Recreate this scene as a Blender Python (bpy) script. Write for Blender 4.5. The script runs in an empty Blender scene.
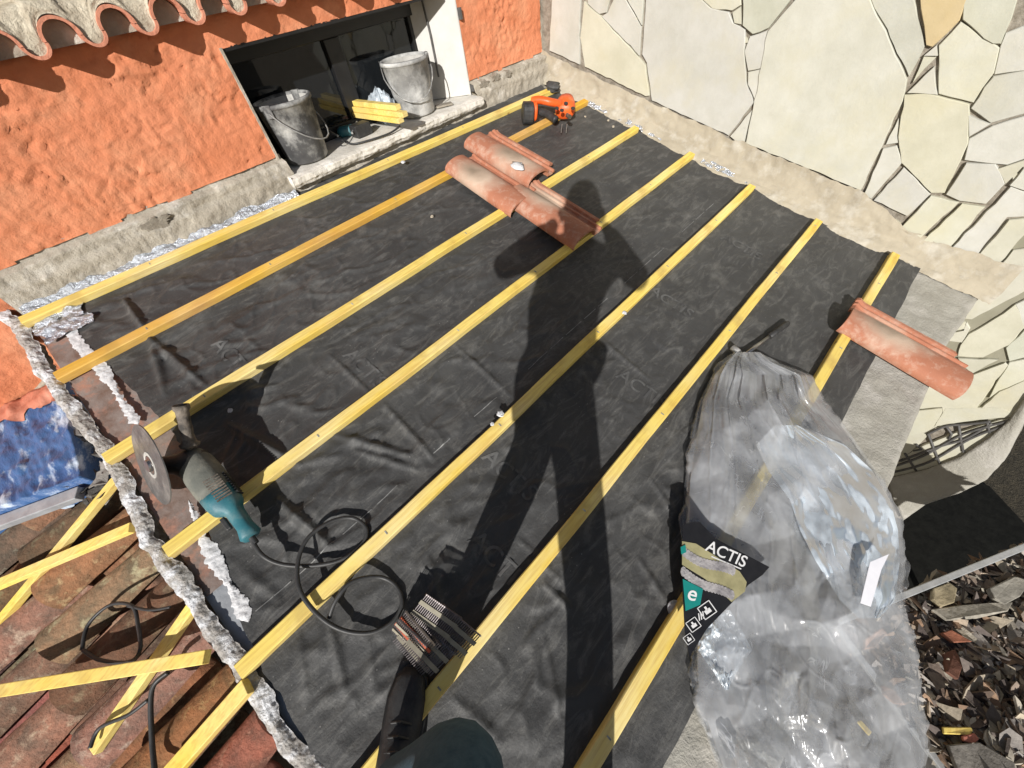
import bpy, bmesh, math, random
from mathutils import Vector, Matrix, noise
random.seed(7)
PI = math.pi
scene = bpy.context.scene
scene.cycles.transparent_max_bounces = 32
C = scene.collection
TH = math.radians(15); ct, st = math.cos(TH), math.sin(TH)
CAMX = Vector((0.67791, -0.72466, -0.12373)); CAMY = Vector((0.60568, 0.45516, 0.65268)); CAMZ = Vector((-0.41665, -0.51739, 0.74746))
CAM = Vector((0, -0.33646, 1.25570)); F = 396.387
def W(a, b, c=0.0):                       # roof-plane coordinates -> world
    return Vector((a, b*ct - c*st, b*st + c*ct))
NRM = W(0, 0, 1)
def ray(x, y): return CAMX*((x-512)/F) + CAMY*(-(y-384)/F) - CAMZ
def hit(x, y, n, d):
    r = ray(x, y); n = Vector(n); return CAM + r*((d - n.dot(CAM))/n.dot(r))
def P(x, y, c=0.0): return hit(x, y, NRM, c)           # point over the roof plane
def hx(x, y, X): return hit(x, y, (1, 0, 0), X)
def hy(x, y, Y): return hit(x, y, (0, 1, 0), Y)
def hz(x, y, Z): return hit(x, y, (0, 0, 1), Z)
def toroof(p): return (p.x, p.y*ct + p.z*st, -p.y*st + p.z*ct)
def fb(v, o=4): return noise.fractal(Vector(v), 1.0, 2.0, o)
ROOF = Matrix(((1, 0, 0, 0), (0, ct, -st, 0), (0, st, ct, 0), (0, 0, 0, 1)))
def rmat(a, b, c=0, rot=0, tx=0, ty=0):
    return ROOF @ Matrix.Translation((a, b, c)) @ Matrix.Rotation(rot, 4, 'Z') @ Matrix.Rotation(tx, 4, 'X') @ Matrix.Rotation(ty, 4, 'Y')

# ------------------------------------------------------------------ materials
def mat(name, c1, c2=None, scale=8, rough=.8, bump=0.0, bscale=40, metal=0, detail=6, lo=.35, hi=.65, vcol=False, spots=None, sscale=3, slo=.5, shi=.65, stretch=(1,1,1), spec=.4, bdist=.01, coat=0):
    m = bpy.data.materials.new(name); m.use_nodes = True; N = m.node_tree.nodes; L = m.node_tree.links
    b = N['Principled BSDF']; b.inputs['Roughness'].default_value = rough; b.inputs['Metallic'].default_value = metal
    b.inputs['Specular IOR Level'].default_value = spec; b.inputs['Coat Weight'].default_value = coat
    tc = N.new('ShaderNodeTexCoord'); mp = N.new('ShaderNodeMapping'); mp.inputs['Scale'].default_value = stretch
    L.new(tc.outputs['Object'], mp.inputs['Vector'])
    def nz(sc, det=detail):
        n = N.new('ShaderNodeTexNoise'); n.inputs['Scale'].default_value = sc; n.inputs['Detail'].default_value = det; n.inputs['Roughness'].default_value = .65
        L.new(mp.outputs[0], n.inputs['Vector']); return n
    def mix(fac, a, bb, mode='MIX'):
        x = N.new('ShaderNodeMix'); x.data_type = 'RGBA'; x.blend_type = mode
        for s, v in ((0, fac), (6, a), (7, bb)):
            if isinstance(v, (tuple, list)): x.inputs[s].default_value = (*v, 1)
            elif isinstance(v, (int, float)): x.inputs[s].default_value = v
            else: L.new(v, x.inputs[s])
        return x.outputs[2]
    def ramp(src, lo, hi):
        r = N.new('ShaderNodeMapRange'); r.inputs[1].default_value = lo; r.inputs[2].default_value = hi; L.new(src, r.inputs[0]); return r.outputs[0]
    if c2 is None: c2 = tuple(v*.7 for v in c1)
    col = mix(ramp(nz(scale).outputs[0], lo, hi), c1, c2)
    if spots: col = mix(ramp(nz(sscale, 8).outputs[0], slo, shi), col, spots)
    if vcol:
        at = N.new('ShaderNodeAttribute'); at.attribute_name = 'Col'
        col = mix(1.0, col, at.outputs['Color'], 'MULTIPLY')
    L.new(col, b.inputs['Base Color'])
    if bump:
        bn = N.new('ShaderNodeBump'); bn.inputs['Strength'].default_value = bump; bn.inputs['Distance'].default_value = bdist
        L.new(nz(bscale, 8).outputs[0], bn.inputs['Height']); L.new(bn.outputs[0], b.inputs['Normal'])
    rr = N.new('ShaderNodeMapRange'); rr.inputs[3].default_value = max(.02, rough-.12); rr.inputs[4].default_value = min(1, rough+.12)
    L.new(nz(scale*1.7).outputs[0], rr.inputs[0]); L.new(rr.outputs[0], b.inputs['Roughness'])
    m['n'] = 1
    return m
M = {}
M['membrane'] = mat('membrane_black', (.040,.040,.040), (.058,.058,.057), 5, .6, .5, 90, spots=(.14,.137,.128), sscale=7, slo=.56, shi=.85, bdist=.004)
M['print'] = mat('print_grey', (.12,.12,.12), (.05,.05,.05), 30, .7)
M['wood'] = mat('pine_yellow', (.78,.62,.15), (.70,.50,.09), 9, .6, .3, 60, stretch=(.22,1,1), spots=(.80,.68,.30), sscale=14, slo=.5, shi=.8, bdist=.003)
M['wood_orange'] = mat('pine_orange', (.60,.31,.035), (.72,.45,.06), 9, .6, .3, 60, stretch=(.22,1,1), spots=(.45,.2,.03), sscale=14, slo=.55, shi=.8, bdist=.003)
M['knot'] = mat('knot', (.2,.09,.02), (.3,.14,.03), 60, .6)
M['stucco'] = mat('orange_stucco', (.66,.245,.125), (.57,.195,.09), 5, .92, .4, 70, spots=(.68,.32,.18), sscale=3, slo=.5, shi=.75, bdist=.012)
M['mortar'] = mat('grey_mortar', (.44,.40,.33), (.28,.25,.2), 6, .95, .8, 60, spots=(.58,.55,.49), sscale=9, slo=.52, shi=.7, bdist=.008)
M['mortar_tan'] = mat('tan_mortar', (.40,.355,.27), (.32,.28,.21), 5, .95, .6, 70, spots=(.48,.45,.38), sscale=10, slo=.5, shi=.7, bdist=.005)
M['mortar_pale'] = mat('pale_mortar', (.62,.56,.44), (.42,.36,.27), 20, .95, 1, 60, bdist=.012)
M['ledge'] = mat('ledge_concrete', (.38,.365,.32), (.29,.275,.235), 10, .95, .9, 90, spots=(.45,.43,.39), sscale=5, bdist=.006)
M['joint'] = mat('dark_joint', (.32,.29,.24), (.18,.155,.12), 30, .95, .6, 80)
M['stone'] = mat('cream_stone', (.56,.555,.51), (.48,.475,.42), 5, .5, .6, 18, vcol=True, spots=(.52,.50,.40), sscale=3.2, slo=.50, shi=.72, bdist=.004)
M['white'] = mat('white_render', (.58,.57,.54), (.50,.49,.46), 8, .8, .4, 40, bdist=.004)
M['sill'] = mat('sill_concrete', (.70,.67,.61), (.56,.53,.47), 7, .9, .7, 60, spots=(.72,.70,.65), sscale=12, bdist=.006)
M['frame'] = mat('dark_window_frame', (.012,.012,.013), (.02,.02,.02), 12, .35)
M['clay'] = mat('clay_tile', (.43,.18,.105), (.36,.145,.085), 9, .8, .5, 140, spots=(.50,.34,.26), sscale=22, slo=.5, shi=.75, bdist=.003)
M['clay_old'] = mat('old_clay', (.34,.20,.145), (.15,.115,.09), 16, .9, .9, 60, vcol=True, spots=(.42,.38,.30), sscale=24, slo=.54, shi=.68, bdist=.008)
M['clay_eave'] = mat('eave_clay', (.62,.26,.165), (.52,.21,.13), 12, .85, .5, 60)
M['rubber'] = mat('black_rubber', (.05,.05,.052), (.12,.12,.118), 5, .7, .4, 50, spots=(.46,.46,.44), sscale=8, slo=.46, shi=.66, bdist=.004)
M['cement_dust'] = mat('cement_residue', (.5,.49,.46), (.3,.29,.27), 14, .95, .5, 60)
M['cable'] = mat('cable_black', (.025,.025,.025), (.05,.05,.05), 20, .5)
M['steel'] = mat('galvanised_steel', (.5,.5,.5), (.35,.34,.33), 30, .35, metal=1)
M['greysteel'] = mat('worn_steel', (.32,.32,.31), (.20,.20,.195), 30, .5, metal=.15, spots=(.6,.58,.54), sscale=20, bump=.2, bscale=60)
M['disc'] = mat('disc_grey', (.16,.16,.155), (.10,.10,.10), 24, .4, .2, 60, metal=.3, spots=(.34,.33,.31), sscale=11, slo=.5, shi=.75)
M['gearbox'] = mat('dusty_gearbox', (.11,.115,.10), (.17,.17,.145), 18, .75, .5, 60, spots=(.30,.28,.22), sscale=12, slo=.5, shi=.75, bdist=.004)
M['teal'] = mat('teal_plastic', (.02,.115,.15), (.04,.17,.20), 12, .5, .2, 60, spots=(.16,.22,.22), sscale=16, slo=.5, shi=.8, bdist=.003)
M['blackplastic'] = mat('black_plastic', (.02,.02,.02), (.045,.045,.045), 20, .5, .2, 80)
M['handlegrip'] = mat('dusty_grip', (.05,.045,.04), (.25,.21,.17), 26, .8, .5, 70)
M['orangeplastic'] = mat('orange_plastic', (.78,.12,.02), (.66,.09,.015), 12, .42, .15, 60, spots=(.74,.24,.1), sscale=20, slo=.55, shi=.8)
M['foil'] = mat('crinkled_foil', (.62,.66,.72), (.5,.54,.6), 10, .28, 1, 35, metal=.75, bdist=.02)
M['fluff'] = mat('white_wadding', (.68,.68,.69), (.5,.5,.51), 40, .95, .6, 90, bdist=.005, spec=.1)
M['rim'] = mat('rim_mortar', (.48,.46,.43), (.33,.30,.27), 30, .95, 1, 60, spots=(.74,.75,.77), sscale=16, slo=.48, shi=.6, bdist=.015)
M['brownboard'] = mat('brown_strip', (.16,.10,.075), (.28,.24,.22), 10, .5, .3, 40, spots=(.4,.2,.14), sscale=12)
M['bluewrap'] = mat('blue_plastic', (.035,.09,.23), (.06,.14,.30), 5, .4, .6, 9, spots=(.48,.56,.66), sscale=11, slo=.52, shi=.62, bdist=.03, detail=5, stretch=(1,.4,1), coat=0)  # pale spots paint white glints onto the blue film
M['pinkwrap'] = mat('salmon_board', (.48,.16,.10), (.56,.26,.18), 9, .5, .5, 30)
M['zinc'] = mat('zinc_trim', (.42,.44,.46), (.3,.31,.33), 14, .5, .2, 50, metal=.3)
M['soil'] = mat('dark_soil', (.075,.062,.04), (.035,.03,.02), 30, .95, 1, 60, spots=(.15,.13,.09), sscale=60, slo=.58, shi=.66, bdist=.03)
M['rubble'] = mat('rubble', (.85,.85,.85), (.45,.45,.45), 22, .9, .7, 60, vcol=True, bdist=.006)
M['iron'] = mat('wrought_iron', (.07,.068,.065), (.12,.115,.11), 20, .6)
M['denim'] = mat('dark_denim', (.035,.075,.105), (.06,.11,.145), 60, .9, .6, 300, bdist=.002)
M['denim_light'] = mat('worn_denim', (.10,.2,.3), (.05,.1,.16), 60, .9, .6, 300, bdist=.002)
M['coat'] = mat('dark_coat', (.02,.02,.024), (.035,.035,.04), 20, .9, .4, 200)
M['leather'] = mat('black_leather', (.02,.02,.021), (.045,.045,.045), 20, .42, .3, 60)
M['skin'] = mat('skin', (.55,.30,.21), (.48,.25,.17), 15, .55)
M['hair'] = mat('dark_hair', (.03,.02,.014), (.05,.035,.025), 60, .6, .6, 150)
M['eye'] = mat('eye_white', (.8,.8,.78), (.7,.7,.68), 20, .2)
M['label_black'] = mat('label_black', (.012,.012,.014), (.02,.02,.022), 20, .35)
M['label_teal'] = mat('label_teal', (.01,.20,.18), (.015,.24,.21), 20, .4)
M['label_white'] = mat('label_white', (.75,.75,.75), (.65,.65,.65), 20, .5)
M['label_grey'] = mat('label_quilt', (.42,.40,.40), (.2,.19,.2), 25, .6, .6, 60)
M['label_khaki'] = mat('label_khaki', (.36,.33,.18), (.25,.23,.12), 25, .6)
M['paper'] = mat('paper_white', (.8,.8,.84), (.7,.7,.75), 10, .7)
M['coll'] = mat('collation_paper', (.36,.33,.25), (.24,.22,.17), 30, .8)
M['redtape'] = mat('red_tape', (.5,.1,.04), (.35,.08,.04), 30, .7)
M['nail'] = mat('nail_steel', (.30,.27,.27), (.16,.14,.14), 60, .4, metal=.8)
M['skip'] = mat('skip_metal', (.55,.56,.56), (.4,.41,.41), 14, .45, .2, 40, metal=.4)
M['roof_block'] = mat('wall_block', (.45,.40,.33), (.38,.34,.28), 6, .95, .6, 40)
M['wall_in'] = mat('room_inside', (.05,.05,.05), (.03,.03,.03), 6, .9)
def glassmat(name, col, alpha, rough=.05):
    m = bpy.data.materials.new(name); m.use_nodes = True; N = m.node_tree.nodes; L = m.node_tree.links
    b = N['Principled BSDF']; b.inputs['Base Color'].default_value = (*col, 1); b.inputs['Roughness'].default_value = rough
    b.inputs['Specular IOR Level'].default_value = .5; b.inputs['Alpha'].default_value = alpha; return m
M['glass'] = glassmat('dark_glass', (.012,.014,.016), .85, .03)
def plastic(name, tint, dens, rough=.16, sc=14, bump=.7):
    m = bpy.data.materials.new(name); m.use_nodes = True; N = m.node_tree.nodes; L = m.node_tree.links
    N.remove(N['Principled BSDF']); out = N['Material Output']
    tc = N.new('ShaderNodeTexCoord')
    nz = N.new('ShaderNodeTexNoise'); nz.inputs['Scale'].default_value = sc; nz.inputs['Detail'].default_value = 3; nz.inputs['Distortion'].default_value = 1.6
    vo = N.new('ShaderNodeTexVoronoi'); vo.inputs['Scale'].default_value = sc*.9
    L.new(tc.outputs['Object'], nz.inputs['Vector'])
    mx = N.new('ShaderNodeMix'); mx.data_type = 'VECTOR'; mx.inputs[0].default_value = .12
    L.new(tc.outputs['Object'], mx.inputs[4]); L.new(nz.outputs['Color'], mx.inputs[5]); L.new(mx.outputs[1], vo.inputs['Vector'])
    ad = N.new('ShaderNodeMath'); ad.operation = 'ADD'; L.new(nz.outputs[0], ad.inputs[0]); L.new(vo.outputs[0], ad.inputs[1])
    bp = N.new('ShaderNodeBump'); bp.inputs['Strength'].default_value = bump; bp.inputs['Distance'].default_value = .02; L.new(ad.outputs[0], bp.inputs['Height'])
    df = N.new('ShaderNodeBsdfDiffuse'); df.inputs[0].default_value = (*tint, 1); L.new(bp.outputs[0], df.inputs['Normal'])
    tl = N.new('ShaderNodeBsdfTranslucent'); tl.inputs[0].default_value = (*tint, 1)
    gl = N.new('ShaderNodeBsdfGlossy'); gl.inputs['Roughness'].default_value = rough; L.new(bp.outputs[0], gl.inputs['Normal'])
    gl.inputs[0].default_value = (1, 1, 1, 1)
    tr = N.new('ShaderNodeBsdfTransparent'); tr.inputs[0].default_value = (.96, .97, .98, 1)
    m1 = N.new('ShaderNodeMixShader'); m1.inputs[0].default_value = .35; L.new(df.outputs[0], m1.inputs[1]); L.new(tl.outputs[0], m1.inputs[2])
    rmp = N.new('ShaderNodeMapRange'); rmp.inputs[1].default_value = .35; rmp.inputs[2].default_value = .7; rmp.inputs[3].default_value = dens*.55; rmp.inputs[4].default_value = min(1, dens*1.5)
    n2 = N.new('ShaderNodeTexNoise'); n2.inputs['Scale'].default_value = 7; n2.inputs['Detail'].default_value = 6; L.new(tc.outputs['Object'], n2.inputs['Vector']); L.new(n2.outputs[0], rmp.inputs[0])
    m2 = N.new('ShaderNodeMixShader'); L.new(rmp.outputs[0], m2.inputs[0]); L.new(tr.outputs[0], m2.inputs[1]); L.new(m1.outputs[0], m2.inputs[2])
    # stress-whitened crease lines in the film
    cr = None
    for sc_, th_, am_ in ((7, .035, .5), (15, .05, .3)):
        wv = N.new('ShaderNodeMix'); wv.data_type = 'VECTOR'; wv.inputs[0].default_value = .10; L.new(tc.outputs['Object'], wv.inputs[4]); L.new(nz.outputs['Color'], wv.inputs[5])
        ve = N.new('ShaderNodeTexVoronoi'); ve.feature = 'DISTANCE_TO_EDGE'; ve.inputs['Scale'].default_value = sc_; L.new(wv.outputs[1], ve.inputs['Vector'])
        rc = N.new('ShaderNodeMapRange'); rc.inputs[1].default_value = th_; rc.inputs[2].default_value = 0; rc.inputs[4].default_value = am_; L.new(ve.outputs['Distance'], rc.inputs[0])
        n7 = N.new('ShaderNodeTexNoise'); n7.inputs['Scale'].default_value = 9+sc_; L.new(tc.outputs['Object'], n7.inputs['Vector'])
        r7 = N.new('ShaderNodeMapRange'); r7.inputs[1].default_value = .48; r7.inputs[2].default_value = .62; L.new(n7.outputs[0], r7.inputs[0])
        pm = N.new('ShaderNodeMath'); pm.operation = 'MULTIPLY'; L.new(rc.outputs[0], pm.inputs[0]); L.new(r7.outputs[0], pm.inputs[1])
        if cr is None: cr = pm
        else:
            mx_ = N.new('ShaderNodeMath'); mx_.operation = 'MAXIMUM'; L.new(cr.outputs[0], mx_.inputs[0]); L.new(pm.outputs[0], mx_.inputs[1]); cr = mx_
    mm_ = N.new('ShaderNodeMath'); mm_.operation = 'MAXIMUM'; L.new(rmp.outputs[0], mm_.inputs[0]); L.new(cr.outputs[0], mm_.inputs[1]); L.new(mm_.outputs[0], m2.inputs[0])
    fr = N.new('ShaderNodeFresnel'); fr.inputs[0].default_value = 1.5; L.new(bp.outputs[0], fr.inputs['Normal'])
    fm = N.new('ShaderNodeMath'); fm.operation = 'MULTIPLY_ADD'; fm.inputs[1].default_value = .6; fm.inputs[2].default_value = .02; L.new(fr.outputs[0], fm.inputs[0])
    m3 = N.new('ShaderNodeMixShader'); L.new(fm.outputs[0], m3.inputs[0]); L.new(m2.outputs[0], m3.inputs[1]); L.new(gl.outputs[0], m3.inputs[2])
    L.new(m3.outputs[0], out.inputs[0]); return m
M['bag'] = plastic('clear_plastic', (.92,.94,.97), .32, .20, 10, .12)
M['bag_thin'] = plastic('thin_clear_plastic', (.88,.91,.96), .12, .2, 8, .06)
M['wrapper'] = plastic('beige_wrapper', (.76,.70,.55), .55, .3, 9, .1)
M['bag_milky'] = plastic('milky_plastic', (.78,.87,.95), .74, .28, 8, .1)
# membrane: dusty, streaky
def membrane_extra():
    m = M['membrane']; N = m.node_tree.nodes; L = m.node_tree.links; b = N['Principled BSDF']
    src = b.inputs['Base Color'].links[0].from_socket
    tc = N.new('ShaderNodeTexCoord'); mp = N.new('ShaderNodeMapping'); mp.inputs['Scale'].default_value = (1, 3.5, 1); mp.inputs['Rotation'].default_value = (0, 0, .5)
    L.new(tc.outputs['Object'], mp.inputs[0])
    n = N.new('ShaderNodeTexNoise'); n.inputs['Scale'].default_value = 6; n.inputs['Detail'].default_value = 9; n.inputs['Roughness'].default_value = .75; n.inputs['Distortion'].default_value = 1.5
    L.new(mp.outputs[0], n.inputs['Vector'])
    r = N.new('ShaderNodeMapRange'); r.inputs[1].default_value = .50; r.inputs[2].default_value = .74; r.inputs[4].default_value = .60; L.new(n.outputs[0], r.inputs[0])
    x = N.new('ShaderNodeMix'); x.data_type = 'RGBA'; L.new(r.outputs[0], x.inputs[0]); L.new(src, x.inputs[6]); x.inputs[7].default_value = (.19,.185,.172,1)
    v = N.new('ShaderNodeTexVoronoi'); v.inputs['Scale'].default_value = 42; L.new(tc.outputs['Object'], v.inputs['Vector'])
    r2 = N.new('ShaderNodeMapRange'); r2.inputs[1].default_value = .10; r2.inputs[2].default_value = .05; r2.inputs[4].default_value = .5; L.new(v.outputs[0], r2.inputs[0])
    n3 = N.new('ShaderNodeTexNoise'); n3.inputs['Scale'].default_value = 4; L.new(tc.outputs['Object'], n3.inputs['Vector'])
    r3 = N.new('ShaderNodeMapRange'); r3.inputs[1].default_value = .5; r3.inputs[2].default_value = .65; L.new(n3.outputs[0], r3.inputs[0])
    mu = N.new('ShaderNodeMath'); mu.operation = 'MULTIPLY'; L.new(r2.outputs[0], mu.inputs[0]); L.new(r3.outputs[0], mu.inputs[1])
    y = N.new('ShaderNodeMix'); y.data_type = 'RGBA'; L.new(mu.outputs[0], y.inputs[0]); L.new(x.outputs[2], y.inputs[6]); y.inputs[7].default_value = (.35,.34,.32,1)
    # thin pale scuffs and scratches
    mp2 = N.new('ShaderNodeMapping'); mp2.inputs['Rotation'].default_value = (0, 0, -.9); mp2.inputs['Scale'].default_value = (1, 2.2, 1); L.new(tc.outputs['Object'], mp2.inputs[0])
    sc = N.new('ShaderNodeTexNoise'); sc.noise_type = 'RIDGED_MULTIFRACTAL'; sc.inputs['Scale'].default_value = 3.2; sc.inputs['Detail'].default_value = 7; sc.inputs['Distortion'].default_value = .8; L.new(mp2.outputs[0], sc.inputs['Vector'])
    r5 = N.new('ShaderNodeMapRange'); r5.inputs[1].default_value = .62; r5.inputs[2].default_value = 1.0; r5.inputs[4].default_value = .5; L.new(sc.outputs[0], r5.inputs[0])
    n6 = N.new('ShaderNodeTexNoise'); n6.inputs['Scale'].default_value = 2.3; L.new(tc.outputs['Object'], n6.inputs['Vector'])
    r6 = N.new('ShaderNodeMapRange'); r6.inputs[1].default_value = .48; r6.inputs[2].default_value = .66; L.new(n6.outputs[0], r6.inputs[0])
    m6 = N.new('ShaderNodeMath'); m6.operation = 'MULTIPLY'; L.new(r5.outputs[0], m6.inputs[0]); L.new(r6.outputs[0], m6.inputs[1])
    z = N.new('ShaderNodeMix'); z.data_type = 'RGBA'; L.new(m6.outputs[0], z.inputs[0]); L.new(y.outputs[2], z.inputs[6]); z.inputs[7].default_value = (.30,.295,.28,1)
    L.new(z.outputs[2], b.inputs['Base Color'])
    # fine directional wrinkles in the bump
    ob = b.inputs['Normal'].links[0].from_node
    wr = N.new('ShaderNodeTexNoise'); wr.noise_type = 'RIDGED_MULTIFRACTAL'; wr.inputs['Scale'].default_value = 4.5; wr.inputs['Detail'].default_value = 4; wr.inputs['Distortion'].default_value = .7
    mp3 = N.new('ShaderNodeMapping'); mp3.inputs['Rotation'].default_value = (0, 0, .7); mp3.inputs['Scale'].default_value = (1, 2.6, 1); L.new(tc.outputs['Object'], mp3.inputs[0]); L.new(mp3.outputs[0], wr.inputs['Vector'])
    bn = N.new('ShaderNodeBump'); bn.inputs['Strength'].default_value = .35; bn.inputs['Distance'].default_value = .008; L.new(wr.outputs[0], bn.inputs['Height']); L.new(ob.outputs[0], bn.inputs['Normal'])
    L.new(bn.outputs[0], b.inputs['Normal'])
membrane_extra()
def ridged_bump(m, scale, strength, dist, distort=1.0, stretch=(1, 1, 1)):
    N = m.node_tree.nodes; L = m.node_tree.links; b = N['Principled BSDF']; ob = b.inputs['Normal'].links[0].from_node
    tc = N.new('ShaderNodeTexCoord'); mp = N.new('ShaderNodeMapping'); mp.inputs['Scale'].default_value = stretch; L.new(tc.outputs['Object'], mp.inputs[0])
    wr = N.new('ShaderNodeTexNoise'); wr.noise_type = 'RIDGED_MULTIFRACTAL'; wr.inputs['Scale'].default_value = scale; wr.inputs['Detail'].default_value = 6; wr.inputs['Distortion'].default_value = distort; L.new(mp.outputs[0], wr.inputs['Vector'])
    bn = N.new('ShaderNodeBump'); bn.inputs['Strength'].default_value = strength; bn.inputs['Distance'].default_value = dist; L.new(wr.outputs[0], bn.inputs['Height']); L.new(ob.outputs[0], bn.inputs['Normal']); L.new(bn.outputs[0], b.inputs['Normal'])
ridged_bump(M['stucco'], 7, .55, .014, 1.4, (1, 1, 1.5)); ridged_bump(M['bluewrap'], 5, .5, .02, .8); ridged_bump(M['stone'], 3, .25, .006, .5)
def wood_extra(m):
    N = m.node_tree.nodes; L = m.node_tree.links; b = N['Principled BSDF']; src = b.inputs['Base Color'].links[0].from_socket
    tc = N.new('ShaderNodeTexCoord'); mp = N.new('ShaderNodeMapping'); mp.inputs['Scale'].default_value = (.6, 1, 1); L.new(tc.outputs['Object'], mp.inputs[0])
    v = N.new('ShaderNodeTexVoronoi'); v.inputs['Scale'].default_value = 11; L.new(mp.outputs[0], v.inputs[0])
    r = N.new('ShaderNodeMapRange'); r.inputs[1].default_value = .10; r.inputs[2].default_value = .04; r.inputs[4].default_value = .85; L.new(v.outputs[0], r.inputs[0])
    x = N.new('ShaderNodeMix'); x.data_type = 'RGBA'; L.new(r.outputs[0], x.inputs[0]); L.new(src, x.inputs[6]); x.inputs[7].default_value = (.22,.10,.03,1)
    # long grain
    mp2 = N.new('ShaderNodeMapping'); mp2.inputs['Scale'].default_value = (.05, 1, 1); L.new(tc.outputs['Object'], mp2.inputs[0])
    g = N.new('ShaderNodeTexNoise'); g.inputs['Scale'].default_value = 160; g.inputs['Detail'].default_value = 4; L.new(mp2.outputs[0], g.inputs[0])
    r2 = N.new('ShaderNodeMapRange'); r2.inputs[1].default_value = .45; r2.inputs[2].default_value = .75; r2.inputs[4].default_value = .6; L.new(g.outputs[0], r2.inputs[0])
    y = N.new('ShaderNodeMix'); y.data_type = 'RGBA'; L.new(r2.outputs[0], y.inputs[0]); L.new(x.outputs[2], y.inputs[6]); y.inputs[7].default_value = (.48,.27,.05,1)
    oi = N.new('ShaderNodeObjectInfo'); hv = N.new('ShaderNodeHueSaturation'); L.new(y.outputs[2], hv.inputs['Color'])
    r8 = N.new('ShaderNodeMapRange'); r8.inputs[3].default_value = .98; r8.inputs[4].default_value = 1.10; L.new(oi.outputs['Random'], r8.inputs[0]); L.new(r8.outputs[0], hv.inputs['Value'])
    n9 = N.new('ShaderNodeTexNoise'); n9.inputs['Scale'].default_value = 3.5; n9.inputs['Detail'].default_value = 5; L.new(tc.outputs['Object'], n9.inputs[0])
    r9 = N.new('ShaderNodeMapRange'); r9.inputs[1].default_value = .3; r9.inputs[2].default_value = .7; r9.inputs[3].default_value = 1.04; r9.inputs[4].default_value = .84; L.new(n9.outputs[0], r9.inputs[0]); L.new(r9.outputs[0], hv.inputs['Saturation'])
    dn = N.new('ShaderNodeTexNoise'); dn.inputs['Scale'].default_value = 9; dn.inputs['Detail'].default_value = 8; L.new(tc.outputs['Object'], dn.inputs[0])
    rd = N.new('ShaderNodeMapRange'); rd.inputs[1].default_value = .56; rd.inputs[2].default_value = .70; rd.inputs[4].default_value = .45; L.new(dn.outputs[0], rd.inputs[0])
    dx = N.new('ShaderNodeMix'); dx.data_type = 'RGBA'; L.new(rd.outputs[0], dx.inputs[0]); L.new(hv.outputs[0], dx.inputs[6]); dx.inputs[7].default_value = (.42,.27,.08,1)
    L.new(dx.outputs[2], b.inputs['Base Color'])
wood_extra(M['wood']); wood_extra(M['wood_orange'])

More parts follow.
